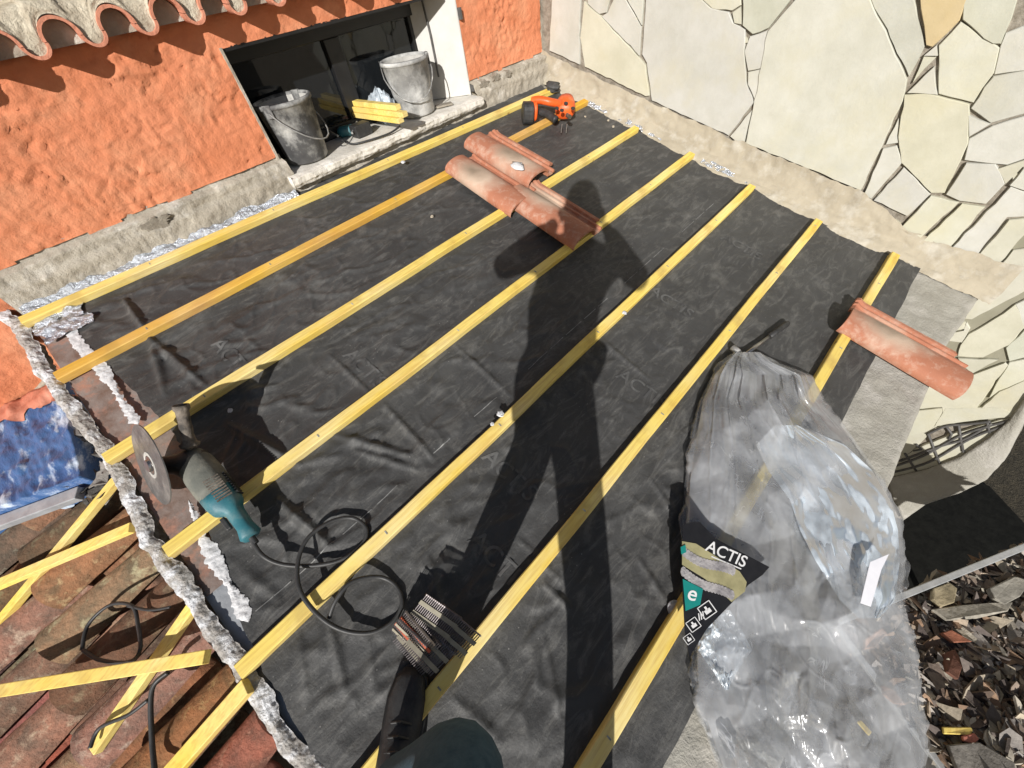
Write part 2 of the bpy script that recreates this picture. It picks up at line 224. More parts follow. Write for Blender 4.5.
# ------------------------------------------------------------------ object helpers
def tag(o, label=None, cat=None, group=None, kind=None):
    if label: o['label'] = label
    if cat: o['category'] = cat
    if group: o['group'] = group
    if kind: o['kind'] = kind
    return o
def thing(name, label, cat, mtx=None, group=None):
    o = bpy.data.objects.new(name, None); C.objects.link(o); o.empty_display_size = .05
    if mtx is not None: o.matrix_world = mtx
    return tag(o, label, cat, group)
class MB:
    def __init__(s): s.v = []; s.f = []; s.c = []
    def add(s, vs, fs, col=None):
        n = len(s.v); s.v += [Vector(v) for v in vs]; s.f += [tuple(i+n for i in f) for f in fs]; s.c += [col]*len(fs); return s
    def box(s, x0, x1, y0, y1, z0, z1, col=None, m=None):
        vs = [Vector((x, y, z)) for z in (z0, z1) for y in (y0, y1) for x in (x0, x1)]
        if m: vs = [m @ v for v in vs]
        return s.add(vs, [(0,2,3,1),(4,5,7,6),(0,1,5,4),(2,6,7,3),(0,4,6,2),(1,3,7,5)], col)
    def beam(s, p, q, w, h, up, col=None):          # box from p to q, resting under/over p-q by h along up
        p = Vector(p); q = Vector(q); d = (q-p).normalized(); up = Vector(up); sd = d.cross(up).normalized(); up = sd.cross(d).normalized()
        vs = [x + sd*i*w/2 + up*j for x in (p, q) for j in (0, h) for i in (-1, 1)]
        return s.add(vs, [(0,1,3,2),(4,6,7,5),(0,4,5,1),(2,3,7,6),(0,2,6,4),(1,5,7,3)], col)
    def tube(s, pts, r, n=8, caps=True, col=None):
        pts = [Vector(p) for p in pts]; R = r if isinstance(r, (list, tuple)) else [r]*len(pts)
        base = len(s.v); prev = None; vs = []
        for i, p in enumerate(pts):
            d = (pts[min(i+1, len(pts)-1)] - pts[max(i-1, 0)]).normalized()
            if prev is None:
                a = d.orthogonal().normalized()
            else:
                a = (prev - d*prev.dot(d)).normalized()
            prev = a; b = d.cross(a)
            for k in range(n):
                t = 2*PI*k/n; vs.append(p + (a*math.cos(t) + b*math.sin(t))*R[i])
        fs = [(i*n+k, i*n+(k+1)%n, (i+1)*n+(k+1)%n, (i+1)*n+k) for i in range(len(pts)-1) for k in range(n)]
        if caps: fs += [tuple(range(n))[::-1], tuple(range((len(pts)-1)*n, len(pts)*n))]
        return s.add(vs, fs, col)
    def grid(s, fn, nu, nv, col=None, skip=None):
        vs = [fn(i/nu, j/nv) for j in range(nv+1) for i in range(nu+1)]
        fs = []
        for j in range(nv):
            for i in range(nu):
                if skip and skip((i+.5)/nu, (j+.5)/nv): continue
                fs.append((j*(nu+1)+i, j*(nu+1)+i+1, (j+1)*(nu+1)+i+1, (j+1)*(nu+1)+i))
        return s.add(vs, fs, col)
    def prism(s, poly, off, col=None):              # poly of 3D points extruded by off
        n = len(poly); off = Vector(off); vs = [Vector(p) for p in poly] + [Vector(p)+off for p in poly]
        return s.add(vs, [tuple(range(n))[::-1], tuple(range(n, 2*n))] + [(i, (i+1) % n, n+(i+1) % n, n+i) for i in range(n)], col)
    def build(s, name, material, parent=None, smooth=False, bevel=0, solid=0, world=False, sub=0):
        me = bpy.data.meshes.new(name); me.from_pydata([tuple(v) for v in s.v], [], s.f); me.materials.append(material)
        if any(c is not None for c in s.c):
            ca = me.color_attributes.new('Col', 'BYTE_COLOR', 'CORNER')
            for p in me.polygons:
                c = s.c[p.index] or (1, 1, 1)
                for li in p.loop_indices: ca.data[li].color_srgb = (*[max(0, x)**(1/2.2) for x in c], 1)
        bm = bmesh.new(); bm.from_mesh(me)
        if smooth:
            for f in bm.faces: f.smooth = True
        bmesh.ops.recalc_face_normals(bm, faces=bm.faces) if not solid else None
        bm.to_mesh(me); bm.free()
        o = bpy.data.objects.new(name, me); C.objects.link(o)
        if parent is not None:
            o.parent = parent
            if world: o.matrix_parent_inverse = pinv(parent)
        if solid:
            md = o.modifiers.new('s', 'SOLIDIFY'); md.thickness = solid; md.offset = 0
        if bevel:
            md = o.modifiers.new('b', 'BEVEL'); md.width = bevel; md.segments = 2; md.limit_method = 'ANGLE'; md.angle_limit = .7
        if sub:
            md = o.modifiers.new('u', 'SUBSURF'); md.levels = sub; md.render_levels = sub
        return o
def chain_world(o):
    m = o.matrix_basis.copy()
    p = o
    while p.parent: 
        m = p.parent.matrix_basis @ p.matrix_parent_inverse @ m; p = p.parent
    return m
def pinv(p): return chain_world(p).inverted()
def lathe(prof, n=32, m=None):
    mb = MB(); vs = [Vector((r*math.cos(2*PI*k/n), r*math.sin(2*PI*k/n), z)) for r, z in prof for k in range(n)]
    if m: vs = [m @ v for v in vs]
    mb.add(vs, [(i*n+k, i*n+(k+1) % n, (i+1)*n+(k+1) % n, (i+1)*n+k) for i in range(len(prof)-1) for k in range(n)]); return mb
def axis(p, q):                                     # matrix with z axis from p to q, origin p
    p = Vector(p); d = (Vector(q)-p); return Matrix.Translation(p) @ d.to_track_quat('Z', 'Y').to_matrix().to_4x4()
def smooth_path(pts, n=8):
    pts = [Vector(p) for p in pts]; out = []
    for i in range(len(pts)-1):
        p0, p1, p2, p3 = pts[max(i-1, 0)], pts[i], pts[i+1], pts[min(i+2, len(pts)-1)]
        for k in range(n):
            t = k/n; out.append(.5*((2*p1)+(p2-p0)*t+(2*p0-5*p1+4*p2-p3)*t*t+(3*p1-p0-3*p2+p3)*t**3))
    return out+[pts[-1]]
def text_mesh(s, size=1.0):
    cu = bpy.data.curves.new('t', 'FONT'); cu.body = s; cu.size = size; cu.offset = .012*size
    o = bpy.data.objects.new('t', cu); C.objects.link(o); bpy.context.view_layer.update()
    me = o.evaluated_get(bpy.context.evaluated_depsgraph_get()).to_mesh()
    vs = [v.co.copy() for v in me.vertices]; fs = [tuple(p.vertices) for p in me.polygons]
    bpy.data.objects.remove(o); bpy.data.curves.remove(cu); return vs, fs
def poly_blob(pts, thick, nrm):                     # irregular little chunk
    mb = MB(); mb.prism(pts, Vector(nrm)*thick); return mb

# ------------------------------------------------------------------ world, sun, camera
w = bpy.data.worlds.new('World'); scene.world = w; w.use_nodes = True
sky = w.node_tree.nodes.new('ShaderNodeTexSky'); sky.sky_type = 'NISHITA'; sky.sun_disc = False
SUN = Vector((-.725, -.530, .440)).normalized()
sky.sun_elevation = math.asin(SUN.z); sky.sun_rotation = math.atan2(SUN.x, SUN.y)
bg = w.node_tree.nodes['Background']; bg.inputs[1].default_value = .05
w.node_tree.links.new(sky.outputs[0], bg.inputs[0])
sl = bpy.data.lights.new('sun', 'SUN'); sl.energy = 5.0; sl.angle = math.radians(.5); sl.color = (1, .965, .92)
so = bpy.data.objects.new('sun', sl); C.objects.link(so); so.rotation_euler = (-SUN).to_track_quat('-Z', 'Y').to_euler(); so.location = SUN*10
cd = bpy.data.cameras.new('camera'); cam = bpy.data.objects.new('camera', cd); C.objects.link(cam)
cam.matrix_world = Matrix((( CAMX.x, CAMY.x, CAMZ.x, CAM.x), (CAMX.y, CAMY.y, CAMZ.y, CAM.y), (CAMX.z, CAMY.z, CAMZ.z, CAM.z), (0, 0, 0, 1)))
cd.lens = 36*F/1024; cd.sensor_width = 36; cd.clip_end = 200; cd.clip_start = .01; scene.camera = cam
vs_ = scene.view_settings; vs_.view_transform = 'Standard'; vs_.look = 'None'; vs_.exposure = 0.24; vs_.gamma = 1; vs_.use_curve_mapping = False

# ------------------------------------------------------------------ ground
GZ = -2.15
g = MB(); g.grid(lambda u, v: Vector(((u-.5)*60, (v-.5)*60, GZ)), 4, 4)
tag(g.build('ground', M['soil']), kind='structure')

# ------------------------------------------------------------------ orange house wall (face at Y=2.0)
house = thing('house_wall', 'rough orange stucco house wall with a low dark window recess', 'wall', Matrix.Translation((1, 2, 0)))
WX0, WX1, WZ0, WZ1 = .70, 1.99, .60, 1.085
def stucco_h(x, z):
    x *= 1.6; z *= 1.6; wx = x+.035*fb((x*6, z*6, 20), 4); wz = z+.035*fb((x*6+9, z*6, 30), 4)
    m_ = max(0, min(1, .5+1.6*fb((x*2.3, z*2.6, 44), 2)))
    r1 = max(0, .5-abs(fb((wx*7, wz*11, 3), 3))*3.2); r2 = max(0, .5-abs(fb((wx*19+4, wz*15, 13), 2))*3)
    st = max(0, fb((wx*13, wz*10, 77), 3)); st = min(st, .22)
    cr = -.16*max(0, .075-abs(fb((wx*4.5, wz*6.5, 60), 3)))*(.3+m_) - .10*max(0, .05-abs(fb((wx*11+3, wz*9, 66), 2)))
    return .62*cr + .006*fb((x*2, z*2, .3)) + .0022*fb((x*22, z*22, 8), 4) + .62*(.012*r1+.006*r2)*(.35+.65*m_) + .010*st*m_ + .0015*fb((x*45, z*45, 5), 2)
mb = MB()
xs0, xs1, zs0, zs1 = -2.6, 2.70, -.7, 1.25
NU, NV = 520, 200
def sx(u): return xs0+(xs1-xs0)*u
def sz(v): return zs0+(zs1-zs0)*v
def hole(u, v):
    x, z = sx(u), sz(v)
    if WX0 < x < WX1 and .55 < z < WZ1: return True
    if x > -.47 and z < .672+.012*fb((x*6, 0, 0)): return True
    if x < -.4 and z < -.3: return False
    return False
mb.grid(lambda u, v: Vector((sx(u), 2.0 - stucco_h(sx(u), sz(v)) - .002, sz(v))), NU, NV, skip=hole)
mb.build('stucco_face', M['stucco'], house, smooth=True, world=True)
mb = MB()
mb.box(-2.6, WX0-.003, 2.012, 2.35, -.7, 2.3); mb.box(WX1+.003, 2.9, 2.012, 2.35, -.7, 2.3); mb.box(WX0-.003, WX1+.003, 2.012, 2.35, WZ1+.004, 2.3); mb.box(WX0-.003, WX1+.003, 2.012, 2.35, -.7, .55)
mb.box(-2.6, 2.7, 2.002, 2.010, 1.3, 2.3)
mb.build('masonry', M['mortar_pale'], house, world=True)
# plinth band: rough render between stucco and the roof
mb = MB()
def plinth(u, v):
    x = -.48+(2.70+.48)*u; ztop = .684+.008*fb((x*7, 2, 0)); y0 = 1.965; z = .40+(ztop-.40)*v
    y = y0 - .012 + .010*fb((x*5, z*14, 4)) + .006*fb((x*25, z*25, 1))
    if v > .93: y = 2.004
    if v < .75: y -= .016
    return Vector((x, y, z))
mb.grid(plinth, 420, 30, skip=lambda u, v: WX0+.02 < -.48+3.18*u < WX1-.0 and v > .60)
mb.build('plinth', M['mortar'], house, smooth=True, world=True)
# exposed dark patches in the plinth (broken render)
mb = MB()
for x0_, x1_, z0, z1 in ((.03, .15, .61, .65), (2.04, 2.11, .625, .665), (2.15, 2.20, .635, .668), (2.28, 2.32, .63, .66)):
    n = 40; pts = []
    for k in range(n):
        t = 2*PI*k/n; r = 1+.9*fb((math.cos(t)*1.6+x0_*9, math.sin(t)*1.6, 3), 5); pts.append(Vector(((x0_+x1_)/2+(x1_-x0_)/2*r*math.cos(t), 1.936+.006, (z0+z1)/2+(z1-z0)/2*r*math.sin(t))))
    mb.prism(pts, (0, .04, 0))
mb.build('broken_patch', M['joint'], house, world=True)
# reveals, lintel, sill
mb = MB(); mb.box(WX1-.17, WX1+.0, 1.992, 2.21, .605, WZ1+.002)
mb.grid(lambda u, v: Vector((WX1-.17-.003+.0*u, 1.99+.22*u, .6+.485*v)), 6, 20)
rv = MB(); rv.box(WX1-.006, WX1+.004, 1.995, 2.22, .60, WZ1+.003); 
rv.build('window_reveal', M['white'], house, world=True, bevel=.003)
rv = MB(); rv.add([(WX1-.006, 2.006, .602), (WX1-.006, 2.006, WZ1), (WX1-.006-.0, 2.215, WZ1), (WX1-.006, 2.215, .602)], [(0,1,2,3)])
rv = MB(); rv.prism([(1.80, 2.215, .604), (1.80, 2.215, WZ1), (1.986, 1.998, WZ1), (1.986, 1.998, .604)], (0, .03, 0))
rv.build('splayed_reveal', M['white'], house, world=True, bevel=.004)
rv = MB(); rv.box(WX0-.006, WX0+.004, 1.99, 2.22, .60, WZ1+.003); rv.build('window_reveal', M['mortar'], house, world=True)
# vertical bolt rod on the reveal
rv = MB(); rv.tube([(1.86, 2.125, 1.08), (1.865, 2.12, .92), (1.862, 2.122, .72)], .006, 6); rv.build('shutter_rod', M['iron'], house, world=True)
# right edge strip of dark hinge marks
rv = MB(); rv.box(1.992, 2.006, 1.975, 2.0, .96, 1.01); rv.box(1.995, 2.01, 1.97, 2.0, .62, .655); rv.build('hinge', M['iron'], house, world=True)
mb = MB()
def sillf(u, v):                                 # v: around the section
    x = WX0-.02+(WX1-WX0+.03)*u; n1 = .006*fb((x*14, v*9, 2)); 
    sec = [(2.21, .602), (2.05, .602), (1.92, .598), (1.895, .590), (1.893, .565), (1.905, .548), (2.0, .545)]
    t = v*(len(sec)-1); i = min(int(t), len(sec)-2); k = t-i
    y = sec[i][0]*(1-k)+sec[i+1][0]*k; z = sec[i][1]*(1-k)+sec[i+1][1]*k
    if v > .35: y += .005*fb((x*11, z*9, 7))+.003*fb((x*50, z*50, 7)) ; z += .002*fb((x*15, 1, 7))
    return Vector((x, y+n1*.5, z+n1*.4))
mb.grid(sillf, 200, 36)
mb.box(WX0-.02, WX0-.018, 1.9, 2.1, .55, .60)
mb.build('window_sill', M['sill'], house, smooth=True, world=True)
# window: frame + two panes
mb = MB()
Y = 2.20
for b in ((WX0, 1.86, Y, Y+.05, .604, .66), (WX0, 1.86, Y-.01, Y+.05, 1.01, 1.09), (WX0, .755, Y, Y+.05, .66, 1.01), (1.79, 1.86, Y, Y+.05, .66, 1.01), (1.245, 1.335, Y-.004, Y+.048, .66, 1.01)):
    mb.box(*b)
wf = mb.build('window_frame', M['frame'], house, world=True, bevel=.004)
for x0, x1 in ((.755, 1.245), (1.335, 1.79)):
    mb = MB(); mb.box(x0, x1, Y+.02, Y+.03, .66, 1.01); mb.build('pane', M['glass'], wf, world=True)
mb = MB(); mb.box(WX0, 1.9, 1.999, 2.2, WZ1-.012, WZ1+.002); mb.build('lintel_board', M['frame'], house, world=True)
# pale sheet added behind the right pane to stand in for its reflection
mb = MB(); mb.grid(lambda u, v: Vector((1.44+.32*u, 2.30+.012*math.sin(u*22), .80+.2*v - .03*math.sin(u*5))), 40, 6)
mb.build('reflection_sheet', M['white'], house, world=True, smooth=True)
mb = MB(); mb.box(.6, 1.99, 2.34, 2.345, .5, 1.2); mb.build('room_back', M['wall_in'], house, world=True)

# eaves: interleaved clay tiles
eave = thing('roof_eaves', 'scalloped row of clay tiles bedded in pale mortar above the orange wall', 'eaves', Matrix.Translation((.6, 1.9, 1.2)))
pitch = .1655; rc = .056; x0 = .147; YF = 1.895
zmid = 1.206; RCV = .052; RPN = (pitch-2*RCV)/2; HC = .056; HP = .036
def arc_tile(cx, up, y0, length=.45, th=.009):
    mb = MB(); n = 14; rx, rz = (RCV+.004, HC) if up else (RPN+.006, HP); sg = 1 if up else -1
    def ring(d, y): return [Vector((cx+(rx-d)*math.cos(PI*k/n), y, zmid+sg*(rz-d)*math.sin(PI*k/n)+(.0 if up else -.002)+.08*(y-y0))) for k in range(n+1)]
    a = ring(0, y0); b = ring(th, y0); c = ring(0, y0+length); d = ring(th, y0+length); m = n+1; fs = []
    for k in range(n): fs += [(k, k+1, m+k+1, m+k), (k, 2*m+k, 2*m+k+1, k+1), (m+k, m+k+1, 3*m+k+1, 3*m+k)]
    fs += [(0, m, 3*m, 2*m), (n, 2*m+n, 3*m+n, m+n)]
    return mb.add(a+b+c+d, fs)
def wave(x):
    ph = ((x-x0)/pitch) % 1.0; dp = min(ph, 1-ph)*pitch                      # distance from the pan centre
    if dp < RPN: return zmid-HP*math.sqrt(max(0, 1-(dp/RPN)**2))
    dc = pitch/2-dp; return zmid+HC*math.sqrt(max(0, 1-(dc/RCV)**2))
for i in range(-14, 17):
    cx = x0+pitch*i
    if cx > 2.56: break
    arc_tile(cx, False, YF+random.uniform(-.004, .004)).build('pan_tile', M['clay_eave'], eave, world=True)
    arc_tile(cx+pitch/2, True, YF+.002+random.uniform(-.005, .005)).build('cover_tile', M['clay_eave'], eave, world=True)
    pts = [Vector((cx+pitch/2+(RCV-.006)*math.cos(PI*k/12), YF+.05, zmid+(HC-.008)*math.sin(PI*k/12))) for k in range(13)]
    MB().prism([Vector((cx+pitch/2+RCV, YF+.05, zmid-.02))]+pts+[Vector((cx+pitch/2-RCV, YF+.05, zmid-.02))], (0, .03, 0)).build('mortar_plug', M['mortar'], eave, world=True)
mb = MB()
def bed(u, v):
    x = -2.3+5.0*u; zb = wave(x)+.004; zt = 1.285+.01*fb((x*8, 0, 4))+.012*(wave(x) > zmid+.03)
    if v < .4: k = v/.4; y = YF+.010+.006*fb((x*30, k*4, 0)); return Vector((x, y+.02*k*k, zb+(zt-zb)*k))
    k = (v-.4)/.6; return Vector((x, YF+.03+.4*k, zt+.07*k+.006*fb((x*20, k*9, 0))))
mb.grid(bed, 700, 24); mb.build('mortar_bed', M['mortar_pale'], eave, smooth=True, world=True)
mb = MB(); mb.box(-2.3, 2.7, 1.93, 2.6, 1.40, 1.5); mb.build('roof_slab', M['mortar_pale'], eave, world=True)

# ------------------------------------------------------------------ stone-clad wall (plane X=2.70)
sw = thing('stone_wall', 'tall side wall clad in cream crazy-paving stones', 'wall', Matrix.Translation((2.7, 0, 0)))
arcpx = [(897,545),(903,519),(925,503),(960,491),(985,479),(1005,457),(1022,430),(1034,395)]
arc = [hx(x, y, 2.72) for x, y in arcpx]
outline = [Vector((2.72, 2.36, 2.4)), Vector((2.72, -3.2, 2.4)), Vector((2.72, -3.2, -.35))] + arc[::-1] + [Vector((2.72, arc[0].y, GZ-.05)), Vector((2.72, 2.36, GZ-.05))]
mb = MB(); mb.prism(outline, (.22, 0, 0)); mb.build('joint_backing', M['joint'], sw, world=True)
def r4(L): return [(520+x/3.657, y/3.657) for x, y in L]
def r5(L): return [(760+x/3.2, y/3.2) for x, y in L]
def r6(L): return [(760+x/3.492, 220+y/3.492) for x, y in L]
CR = (1, 1, 1); YG = (1, .985, .89); TAN = (.98, .80, .52); GRN = (.93, .945, .86); WH = (1.0, 1.0, 1.0); GY=(.95,.955,.93)
stones = [
 (r4([(118,-60),(215,-60),(212,235),(105,185)]), CR), (r4([(232,10),(290,62),(430,215),(452,240),(466,350),(455,352),(235,245),(218,140)]), YG),
 (r4([(240,-60),(335,-60),(310,45),(285,50),(246,15)]), WH), (r4([(375,0),(340,0),(318,48),(296,62),(430,203),(436,100),(382,8)]), CR),
 (r4([(385,-60),(446,-60),(440,90),(388,-5)]), GY), (r4([(460,-60),(655,-60),(655,0),(690,35),(755,50),(772,90),(815,112),(812,190),(820,300),(848,375),(758,495),(480,368),(462,230),(445,200),(454,80)]), CR),
 (r4([(665,-60),(800,-60),(800,20),(770,38),(702,30),(667,0)]), YG), (r4([(800,32),(803,88),(782,82),(775,50)]), YG),
 (r4([(815,-60),(985,-60),(985,0),(905,100),(850,122),(815,92)]), GRN), (r4([(898,118),(883,248),(832,258),(820,190),(838,140)]), CR),
 (r4([(832,270),(882,257),(855,365),(833,310)]), WH), (r4([(842,410),(815,522),(790,518),(768,500)]), WH),
 ([(796,-40),(868,-40),(868,0),(905,80),(901,101),(860,190),(746,143),(768,32),(796,0)], GY), ([(872,-40),(911,-40),(911,0),(923,46),(908,76),(871,0)], GY),
 (r5([(492,-130),(655,-130),(655,0),(633,65),(550,148),(532,142)]), TAN), (r5([(667,-130),(817,-130),(815,0),(800,58),(768,138),(745,138),(652,62)]), GRN),
 (r5([(787,112),(960,50),(960,190),(845,225),(752,238),(772,150)]), WH), (r5([(640,77),(758,160),(742,235),(680,328),(573,300),(573,150)]), YG),
 (r5([(560,152),(563,178),(528,178)]), CR), (r5([(522,187),(556,190),(488,265)]), YG), (r5([(553,220),(563,303),(473,298)]), CR),
 (r5([(462,310),(540,307),(663,340),(660,460),(588,617),(547,617),(453,520),(444,440)]), YG), (r5([(440,385),(438,458),(403,463)]), CR),
 (r5([(433,472),(448,525),(355,636),(332,624),(392,482)]), WH), (r5([(457,543),(538,625),(468,692),(364,644)]), CR),
 (r5([(845,235),(960,205),(960,330),(845,363),(740,393),(678,348),(748,250)]), CR), (r5([(668,374),(731,400),(670,436)]), WH),
 (r5([(845,378),(960,350),(960,480),(845,508),(790,527),(657,513),(672,447),(745,408)]), CR), (r5([(660,528),(748,532),(777,590),(720,652),(640,642),(598,623)]), WH),
 (r5([(762,543),(845,518),(960,485),(960,520),(845,535),(787,588)]), YG), (r5([(845,543),(960,530),(960,630),(845,608),(802,595)]), CR),
 ([(930,198),(957,204),(916,242),(897,233)], YG), ([(961,206),(983,209),(950,247),(924,241)], YG), ([(1010,189),(1030,197),(1060,215),(1006,219),(973,260),(953,248)], CR),
 ([(1009,222),(1062,218),(1060,240),(1024,236),(998,265),(976,260)], YG),
 (r6([(692,255),(773,242),(758,268),(702,283)]), YG), (r6([(882,112),(1010,90),(1010,190),(920,250),(740,348),(664,340),(722,290),(782,250),(812,192)]), YG),
 (r6([(657,352),(713,362),(708,383),(643,398)]), YG), (r6([(888,302),(905,330),(918,380),(868,438),(778,482),(692,478),(702,440),(732,402),(850,332)]), YG),
 (r6([(895,300),(1010,230),(1010,360),(922,376)]), CR),
 (r6([(862,450),(922,392),(1010,370),(1010,470),(922,482),(872,495)]), GRN), (r6([(718,365),(728,385),(702,430),(660,425),(650,405),(708,392)]), YG),
 (r6([(694,487),(828,492),(740,538),(733,530)]), YG), (r6([(872,502),(922,492),(1010,480),(1010,545),(922,560),(835,598),(800,625)]), YG),
 (r6([(545,598),(560,580),(620,520),(700,500),(728,540),(740,546),(850,505),(862,512),(740,680),(640,698),(636,655),(535,662)]), YG),
 (r6([(533,672),(633,662),(623,700),(580,738),(500,766),(492,766)]), YG), (r6([(838,604),(922,566),(1010,550),(1010,690),(922,690),(740,696),(745,688)]), YG),
 ([(911,413),(943,409),(936,428),(916,447),(890,468),(886,462)], YG), ([(946,409),(1000,409),(1015,416),(935,427)], YG),
 ([(888,470),(915,450),(950,436),(1000,421),(1014,419),(990,437),(960,458),(925,470),(892,478)], YG),
 # beyond the frame
 ([(1034,24),(1200,-60),(1300,100),(1160,150),(1064,60)], CR), ([(1064,68),(1150,150),(1120,180),(1064,150)], YG),
 ([(1064,240),(1150,190),(1170,290),(1050,330)], CR), ([(1052,340),(1160,300),(1150,400),(1052,410)], YG),
 ([(1034,22),(1030,-40),(1120,-120),(1180,-70)], GRN)]
random.seed(3)
slabs = MB()
def area2(p): return sum(p[i].y*p[(i+1) % len(p)].z-p[(i+1) % len(p)].y*p[i].z for i in range(len(p)))
for pts, col in stones:
    q = [hx(x, y, 2.695) for x, y in pts]
    cen = sum(q, Vector())/len(q)
    q = [p+(p-cen).normalized()*.0055 for p in q]
    out = []
    for i in range(len(q)):
        a, b = q[i], q[(i+1) % len(q)]; n = max(1, int((b-a).length/.035))
        for k in range(n):
            p = a.lerp(b, k/n)
            if k: p = p + Vector((0, fb((p.y*18, p.z*18, 1)), fb((p.y*18, p.z*18, 8))))*.006
            out.append(p)
    j = random.uniform(.90, 1.04); jx = random.uniform(-.004, .004)
    cc = (col[0]*j, col[1]*j, col[2]*j*random.uniform(.97, 1.02)); n = len(out)
    v0 = [Vector((2.725, p.y, p.z)) for p in out]; v1 = [Vector((2.708+jx, p.y, p.z)) for p in out]
    v2 = [Vector((2.704+jx, p.y+(cen.y-p.y)*.012/max(.05, (cen-p).length)*.25, p.z+(cen.z-p.z)*.012/max(.05, (cen-p).length)*.25)) for p in out]
    fs = [(i, (i+1) % n, n+(i+1) % n, n+i) for i in range(n)]+[(n+i, n+(i+1) % n, 2*n+(i+1) % n, 2*n+i) for i in range(n)]+[tuple(range(2*n, 3*n))]
    slabs.add(v0+v1+v2, fs, cc)
for fx, fy, fr in ((737,95,5),(744,40,4),(900,78,4),(884,196,5),(893,225,6),(927,12,4),(968,48,4),(1000,112,4),(942,160,5),(960,186,4),(988,172,4),(895,150,4),(1016,176,4),(880,120,3),(757,22,4),(633,20,4),(641,66,4)):
    q = [hx(fx+fr*1.2*math.cos(2*PI*k/6+fx)*random.uniform(.7, 1.2), fy+fr*math.sin(2*PI*k/6+fx)*random.uniform(.7, 1.2), 2.71) for k in range(6)]
    slabs.prism(q, (.012, 0, 0), (.9, .88, .78))
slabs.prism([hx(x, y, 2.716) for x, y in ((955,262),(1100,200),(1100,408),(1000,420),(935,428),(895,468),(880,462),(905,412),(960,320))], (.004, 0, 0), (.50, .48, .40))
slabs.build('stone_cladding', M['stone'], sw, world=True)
# curved concrete coping
inn = [(886,479),(925,470),(960,457),(990,437),(1012,418),(1030,395)]; outp = [(903,520),(925,504),(960,492),(985,480),(1005,458),(1036,395)]
def cop(u, v):
    t = u*(len(inn)-1); i = min(int(t), len(inn)-2); k = t-i
    a = (inn[i][0]*(1-k)+inn[i+1][0]*k, inn[i][1]*(1-k)+inn[i+1][1]*k); b = (outp[i][0]*(1-k)+outp[i+1][0]*k, outp[i][1]*(1-k)+outp[i+1][1]*k)
    p = hx(a[0]*(1-v)+b[0]*v, a[1]*(1-v)+b[1]*v, 2.69)
    p.x = 2.694 - .012*math.sin(PI*v)+.004*fb((p.y*20, p.z*20, 0))
    return p
mb = MB(); mb.grid(cop, 50, 10); mb.build('curved_coping', M['ledge'], sw, smooth=True, world=True, solid=.02)
# rough mortar fillet between stone bottom and membrane
mb = MB()
base = [(540,52),(550,60),(645,105),(740,147),(800,172),(862,198),(905,235),(950,252),(1003,268)]
edge = [(2.66,2.10),(2.636,1.861),(2.634,1.425),(2.632,1.029),(2.60,.78),(2.629,.402),(2.615,-.03),(2.64,-.45),(2.66,-.80)]
bz = [hx(x, y, 2.694) for x, y in base]
def interp(L, b, key, val):
    for i in range(len(L)-1):
        if key(L[i]) >= b >= key(L[i+1]):
            k = (key(L[i])-b)/(key(L[i])-key(L[i+1])+1e-9); return val(L[i])*(1-k)+val(L[i+1])*k
    return val(L[0]) if b > key(L[0]) else val(L[-1])
def fil(u, v):
    b = 2.12-3.0*u
    a0 = interp(edge, b, lambda e: e[1], lambda e: e[0])-.03
    yw = W(0, b, .05).y; zt = interp(bz, yw, lambda p: p.y, lambda p: p.z)+.024+.008*fb((b*7, 1, 9), 3)
    p0 = W(a0, b, -.006); p1 = W(2.672, b, .045); p2 = Vector((2.700, yw, zt))
    p = p0.lerp(p1, v/.5) if v < .5 else p1.lerp(p2, (v-.5)/.5)
    return p + Vector((-.012*fb((b*9, v*3, 1)), 0, .008*fb((b*12, v*6, 3))+.003*fb((b*50, v*30, 3))))
mb.grid(fil, 300, 20); mb.build('mortar_fillet', M['mortar_tan'], sw, smooth=True, world=True)
# lattice of dark bars added flush on the stone by the coping
gr = thing('bar_lattice', 'small lattice of dark bars low on the cream stone wall', 'grille', Matrix.Translation(hx(950, 450, 2.6)))
def g6(L): return [hx(860+x/3.84, 400+y/3.84, 2.698) for x, y in L]
for L_ in ([(108,262),(240,215),(400,130),(600,72)], [(118,280),(260,240),(420,150),(560,95)], [(125,297),(240,282),(330,258),(440,205),(540,130),(602,70)], [(150,235),(300,180),(400,150),(505,90)], [(258,132),(330,100),(420,92),(500,82)]):
    mb = MB(); mb.tube(smooth_path(g6(L_)), .008, 6); mb.build('bar', M['iron'], gr, world=True, smooth=True)
for L_ in ([(172,205),(215,272)], [(262,130),(308,250)], [(378,92),(396,200)], [(488,82),(497,125)], [(330,100),(352,130),(340,150)], [(215,170),(235,190),(205,195)]):
    mb = MB(); mb.tube(g6(L_), .007, 6); mb.build('crossbar', M['iron'], gr, world=True, smooth=True)

